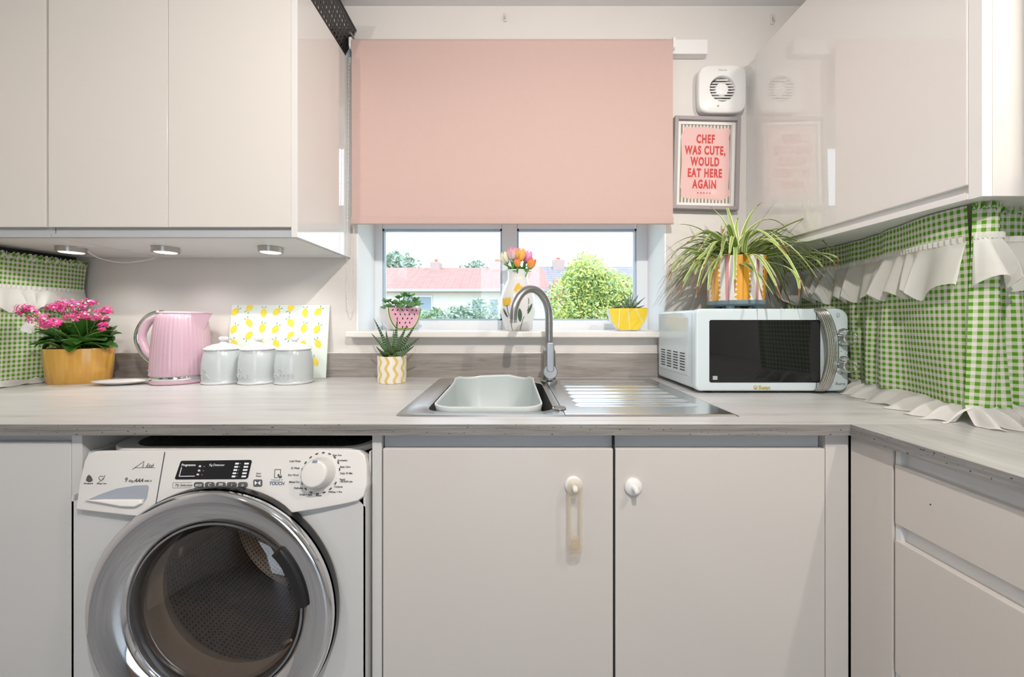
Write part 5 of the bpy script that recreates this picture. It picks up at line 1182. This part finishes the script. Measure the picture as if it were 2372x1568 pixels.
# ---------------------------------------------------------------- vase with tulips
vc = Vector((.030, 1.500, 1.0763)); vz = thing('vase', 'white vase painted with yellow tulips, in the middle of the window sill', 'vase', vc)
VP = [(1e-5, 0), (.047, 0), (.049, .002), (.058, .030), (.068, .068), (.0715, .100), (.070, .130), (.061, .160), (.050, .182), (.043, .197), (.0405, .205), (.0405, .232), (.0425, .239)]
def vr(z):
    for (r0, z0), (r1, z1) in zip(VP[1:], VP[2:]):
        if z0 <= z <= z1 and z1 > z0: return r0+(r1-r0)*(z-z0)/(z1-z0)
    return .0425
b = MB(); b.lathe(VP+[(.0415, .2400), (.0385, .238), (.0365, .205), (.045, .18), (.06, .14), (1e-5, .12)], Matrix.Translation(vc), 64); va = b.build('vase_body', M_whitecer, vz, smooth=60)
def vw(lift):
    def f(x, z): a = x/.068; r_ = vr(z)+lift; return vc+Vector((r_*math.sin(a), -r_*math.cos(a), z))
    return f
def ell(cx, cy, a, b_, th, n=18, pt=0):
    o = []
    for k in range(n):
        q = 2*PI*k/n; x = a*math.cos(q)*(1-pt*abs(math.sin(q))**3); y = b_*math.sin(q); o.append((cx+x*math.cos(th)-y*math.sin(th), cy+x*math.sin(th)+y*math.cos(th)))
    return o
def strip(mb, pts, w_, f):
    for (x0, y0), (x1, y1) in zip(pts, pts[1:]):
        d = Vector((x1-x0, y1-y0)).normalized(); n_ = Vector((-d.y, d.x))*w_; mb.quad([f(x0-n_.x, y0-n_.y), f(x1-n_.x, y1-n_.y), f(x1+n_.x, y1+n_.y), f(x0+n_.x, y0+n_.y)])
gr = MB(); M_yp = mat('painted_yellow', srgb(232, 190, 74), .3, var=.12, vs=90)
for (cx, cy, th, s_) in ((-.047, .112, .1, 1), (.006, .158, -.75, 1.15)):
    yl = MB()
    for dx, tt in ((-.012, .35), (.012, -.35), (0, 0)):
        X_ = cx+dx*s_*math.cos(th); Y_ = cy+dx*s_*math.sin(th); yl.disc(vw(.0010+(.0006 if dx == 0 else 0)), ell(X_, Y_, .0085*s_, .0165*s_, th+tt*.6), 3)
    yl.build('painted_petals', M_yp, va, smooth=80, normals=False)
strip(gr, [(-.044, .097), (-.040, .072), (-.034, .045), (-.031, .002)], .0014, vw(.0012)); strip(gr, [(.030, .150), (.042, .120), (.040, .085), (.020, .045), (.011, .002)], .0014, vw(.0012))
for (cx, cy, a, b_, th) in ((-.054, .068, .0055, .020, .5), (-.020, .048, .006, .022, -.45), (.007, .060, .0085, .026, .08), (.048, .085, .006, .022, -.45)): gr.disc(vw(.0012), ell(cx, cy, a, b_, th, 20, .35), 3)
for cx, cy in ((-.044, .097), (.030, .150)): gr.disc(vw(.0014), ell(cx, cy, .005, .003, 0), 2)
gr.build('painted_leaves', mat('painted_dark_green', srgb(72, 98, 80), .3, var=.15), va, smooth=80, normals=False)
M_tl = mat('tulip_leaf', srgb(96, 168, 84), .4, var=.25, vs=30)
def tulip(label, px, py, Y, cols_, lean, s_=1):
    s_ *= 1.22
    h = P(px, py, Y); o = thing('tulip', label, 'flower', h, 0, 'tulips in the vase'); ax = (h-(vc+Vector((0, 0, .18)))).normalized(); ax = (ax*.5+Vector((lean, -.05, 1))).normalized()
    z_ = Vector((0, 0, 1)); R_ = z_.rotation_difference(ax).to_matrix().to_4x4()
    b = MB(); HM = Matrix.Translation(h-ax*.018*s_) @ R_
    for k in range(6):
        a = k*PI/3; rr = .0145*s_*(1 if k % 2 else .9)
        def pet(u, v, a=a, rr=rr):
            w_ = .85*math.sin(PI*min(1, .22+v*.74))**.7; ang = a+(u-.5)*2*w_*1.05; r_ = rr*(math.sin(PI*min(.98, .10+v*.76))**.75)*(1+.05*math.cos((u-.5)*PI)); z = .040*s_*v*(1-.10*abs(u-.5)*2)
            return HM @ Vector((r_*math.cos(ang), r_*math.sin(ang), z))
        b.grid(pet, 6, 8)
    b.build('petals', cols_, o, smooth=80, normals=False, mods=[('SOLIDIFY', dict(thickness=.0008))])
    b = MB(); b.tube(bez(h-ax*.017*s_, h-ax*.05, vc+Vector((rnd.uniform(-.02, .02), rnd.uniform(-.015, .015), .14)), 10), .0026, 8); b.build('stem', M_tl, o)
    b = MB()
    for k in range(2):
        S_ = vc+Vector((rnd.uniform(-.025, .025), rnd.uniform(-.026, .01), .225)); T_ = h+Vector((rnd.uniform(-.014, .014), rnd.uniform(-.02, .0), -.022-.012*rnd.random()))
        blade(b, bez(S_, (S_+T_)/2+Vector((0, -.006, .008)), T_, 8), .0085, rnd.uniform(-1, 1), tiny=.1)
    b.build('leaf', M_tl, o, smooth=80, normals=False)
def tulcol(name, lo_, hi_):
    t = NT(name); u = t.sep(t.uv()); n = t.noise(t.coord(), 50); t.set(col=t.mix(t.math('MULTIPLY', u[1], t.math('ADD', n, .4)), lo_, hi_), rough=.5, sss=.0); return t.m
C1 = tulcol('white_pink_petal', srgb(240, 226, 226), srgb(224, 120, 150)); C2 = tulcol('cream_petal', srgb(228, 226, 196), srgb(244, 238, 214)); C3 = tulcol('amber_petal', srgb(246, 190, 90), srgb(240, 178, 96)); C4 = tulcol('magenta_petal', srgb(226, 130, 190), srgb(240, 176, 214)); C5 = tulcol('orange_red_petal', srgb(244, 176, 76), srgb(238, 110, 78))
rnd = random.Random(31)
tulip('cream white tulip, leftmost in the vase', 1170, 598, 1.49, C2, -.35, 1.05)
tulip('white tulip flushed deep pink at its tip, upper left in the vase', 1187, 588, 1.47, C1, -.05, 1.1)
tulip('lilac pink tulip half hidden behind the white and amber tulips', 1199, 588, 1.53, C4, .0, 1.0)
tulip('amber yellow tulip in the centre of the vase, largest bloom', 1206, 591, 1.46, C3, .1, 1.12)
tulip('magenta pink tulip at the upper right of the vase', 1222, 596, 1.48, C4, .25, 1.1)
tulip('small orange tulip bud low between the green leaves', 1199, 609, 1.45, C5, .0, .75)
tulip('orange-red tulip, lowest and rightmost in the vase', 1231, 611, 1.46, C5, .45, .95)

# ---------------------------------------------------------------- basket on the left cabinet
bk = thing('storage_basket', 'black perforated plastic basket on top of the left wall cabinet', 'basket', (-.78, 1.25, ZTOP))
def perf(mb, A, B, C, D_, nu, nv, slot=False):
    """perforated panel between bottom edge A-B and top edge D-C"""
    A, B, C, D_ = map(Vector, (A, B, C, D_))
    def at(u, v): return (A*(1-u)+B*u)*(1-v)+(D_*(1-u)+C*u)*v
    for i in range(nu):
        for j in range(nv):
            u0, u1, v0, v1 = i/nu, (i+1)/nu, j/nv, (j+1)/nv; c_ = ((u0+u1)/2, (v0+v1)/2); n = 8
            sq = [(u1, c_[1]), (u1, v1), (c_[0], v1), (u0, v1), (u0, c_[1]), (u0, v0), (c_[0], v0), (u1, v0)]
            rx = (u1-u0)*(.16 if (j % 2) else .30); ry = (v1-v0)*(.38 if (j % 2) else .28)
            O = [mb.b.verts.new(at(*p)) for p in sq]; I = [mb.b.verts.new(at(c_[0]+rx*math.cos(2*PI*k/8), c_[1]+ry*math.sin(2*PI*k/8))) for k in range(8)]
            for k in range(8): mb.b.faces.new((O[k], O[(k+1) % 8], I[(k+1) % 8], I[k]))
zb_, zt_ = ZTOP+.001, ZTOP+.125
c0 = [(-.90, 1.10), (-.628, 1.10), (-.628, 1.418), (-.90, 1.418)]; c1 = [(-.925, 1.08), (-.590, 1.08), (-.590, 1.432), (-.925, 1.432)]
b = MB(); z1_, z2_ = zb_+.020, zt_-.012
def L3(k, z): f = (z-zb_)/(zt_-zb_); return (c0[k][0]*(1-f)+c1[k][0]*f, c0[k][1]*(1-f)+c1[k][1]*f, z)
for k in range(4):
    k2 = (k+1) % 4; n_ = 18 if k % 2 else 16; perf(b, L3(k, z1_), L3(k2, z1_), L3(k2, z2_), L3(k, z2_), n_, 6)
    for za, zc in ((zb_, z1_), (z2_, zt_)): b.quad([L3(k, za), L3(k2, za), L3(k2, zc), L3(k, zc)])
b.quad([L3(k, zb_) for k in range(4)])
b.build('basket_shell', mat('black_basket_plastic', (.03, .027, .027), .35), bk, smooth=0, weld=True, mods=[('SOLIDIFY', dict(thickness=.0025, offset=0))])
b = MB(); b.tube([L3(k % 4, zt_) for k in range(5)], .0045, 8); b.build('rim', M_black, bk)
t = NT('blue_white_print'); n = t.noise(t.coord(), 22, 2); t.set(col=t.ramp(n, [(.42, srgb(70, 86, 106)), (.5, srgb(196, 212, 226))]), rough=.3)
tag(MB().box(-.6250, -.6150, 1.420, 1.438, ZTOP+.0005, ZTOP+.085, bev=.002).build('packet', t.m, None), 'blue and white packet squeezed behind the black basket by the blind', 'packet')

# ---------------------------------------------------------------- ceiling fitting whose spots light the room (behind the camera)
for i, p in enumerate(CEIL_SPOTS):
    o = thing('ceiling_spotlight', ('ceiling spotlight above the middle of the room', 'ceiling spotlight by the right wall', 'ceiling spotlight by the left wall')[i], 'ceiling light', (p[0], p[1], ZC))
    b = MB(); b.lathe([(1e-5, 0), (.045, 0), (.045, -.012), (.040, -.016), (.012, -.018), (.010, -.040)], Matrix.Translation((p[0], p[1], ZC)), 32); b.build('ceiling_rose', M_nick, o)
    b = MB(); b.lathe([(.010, -.040), (.013, -.050), (.022, -.068), (.024, -.080), (.018, -.094), (1e-4, -.100)], Matrix.Translation((p[0], p[1], ZC)), 32); b.build('bulb', M_led, o)
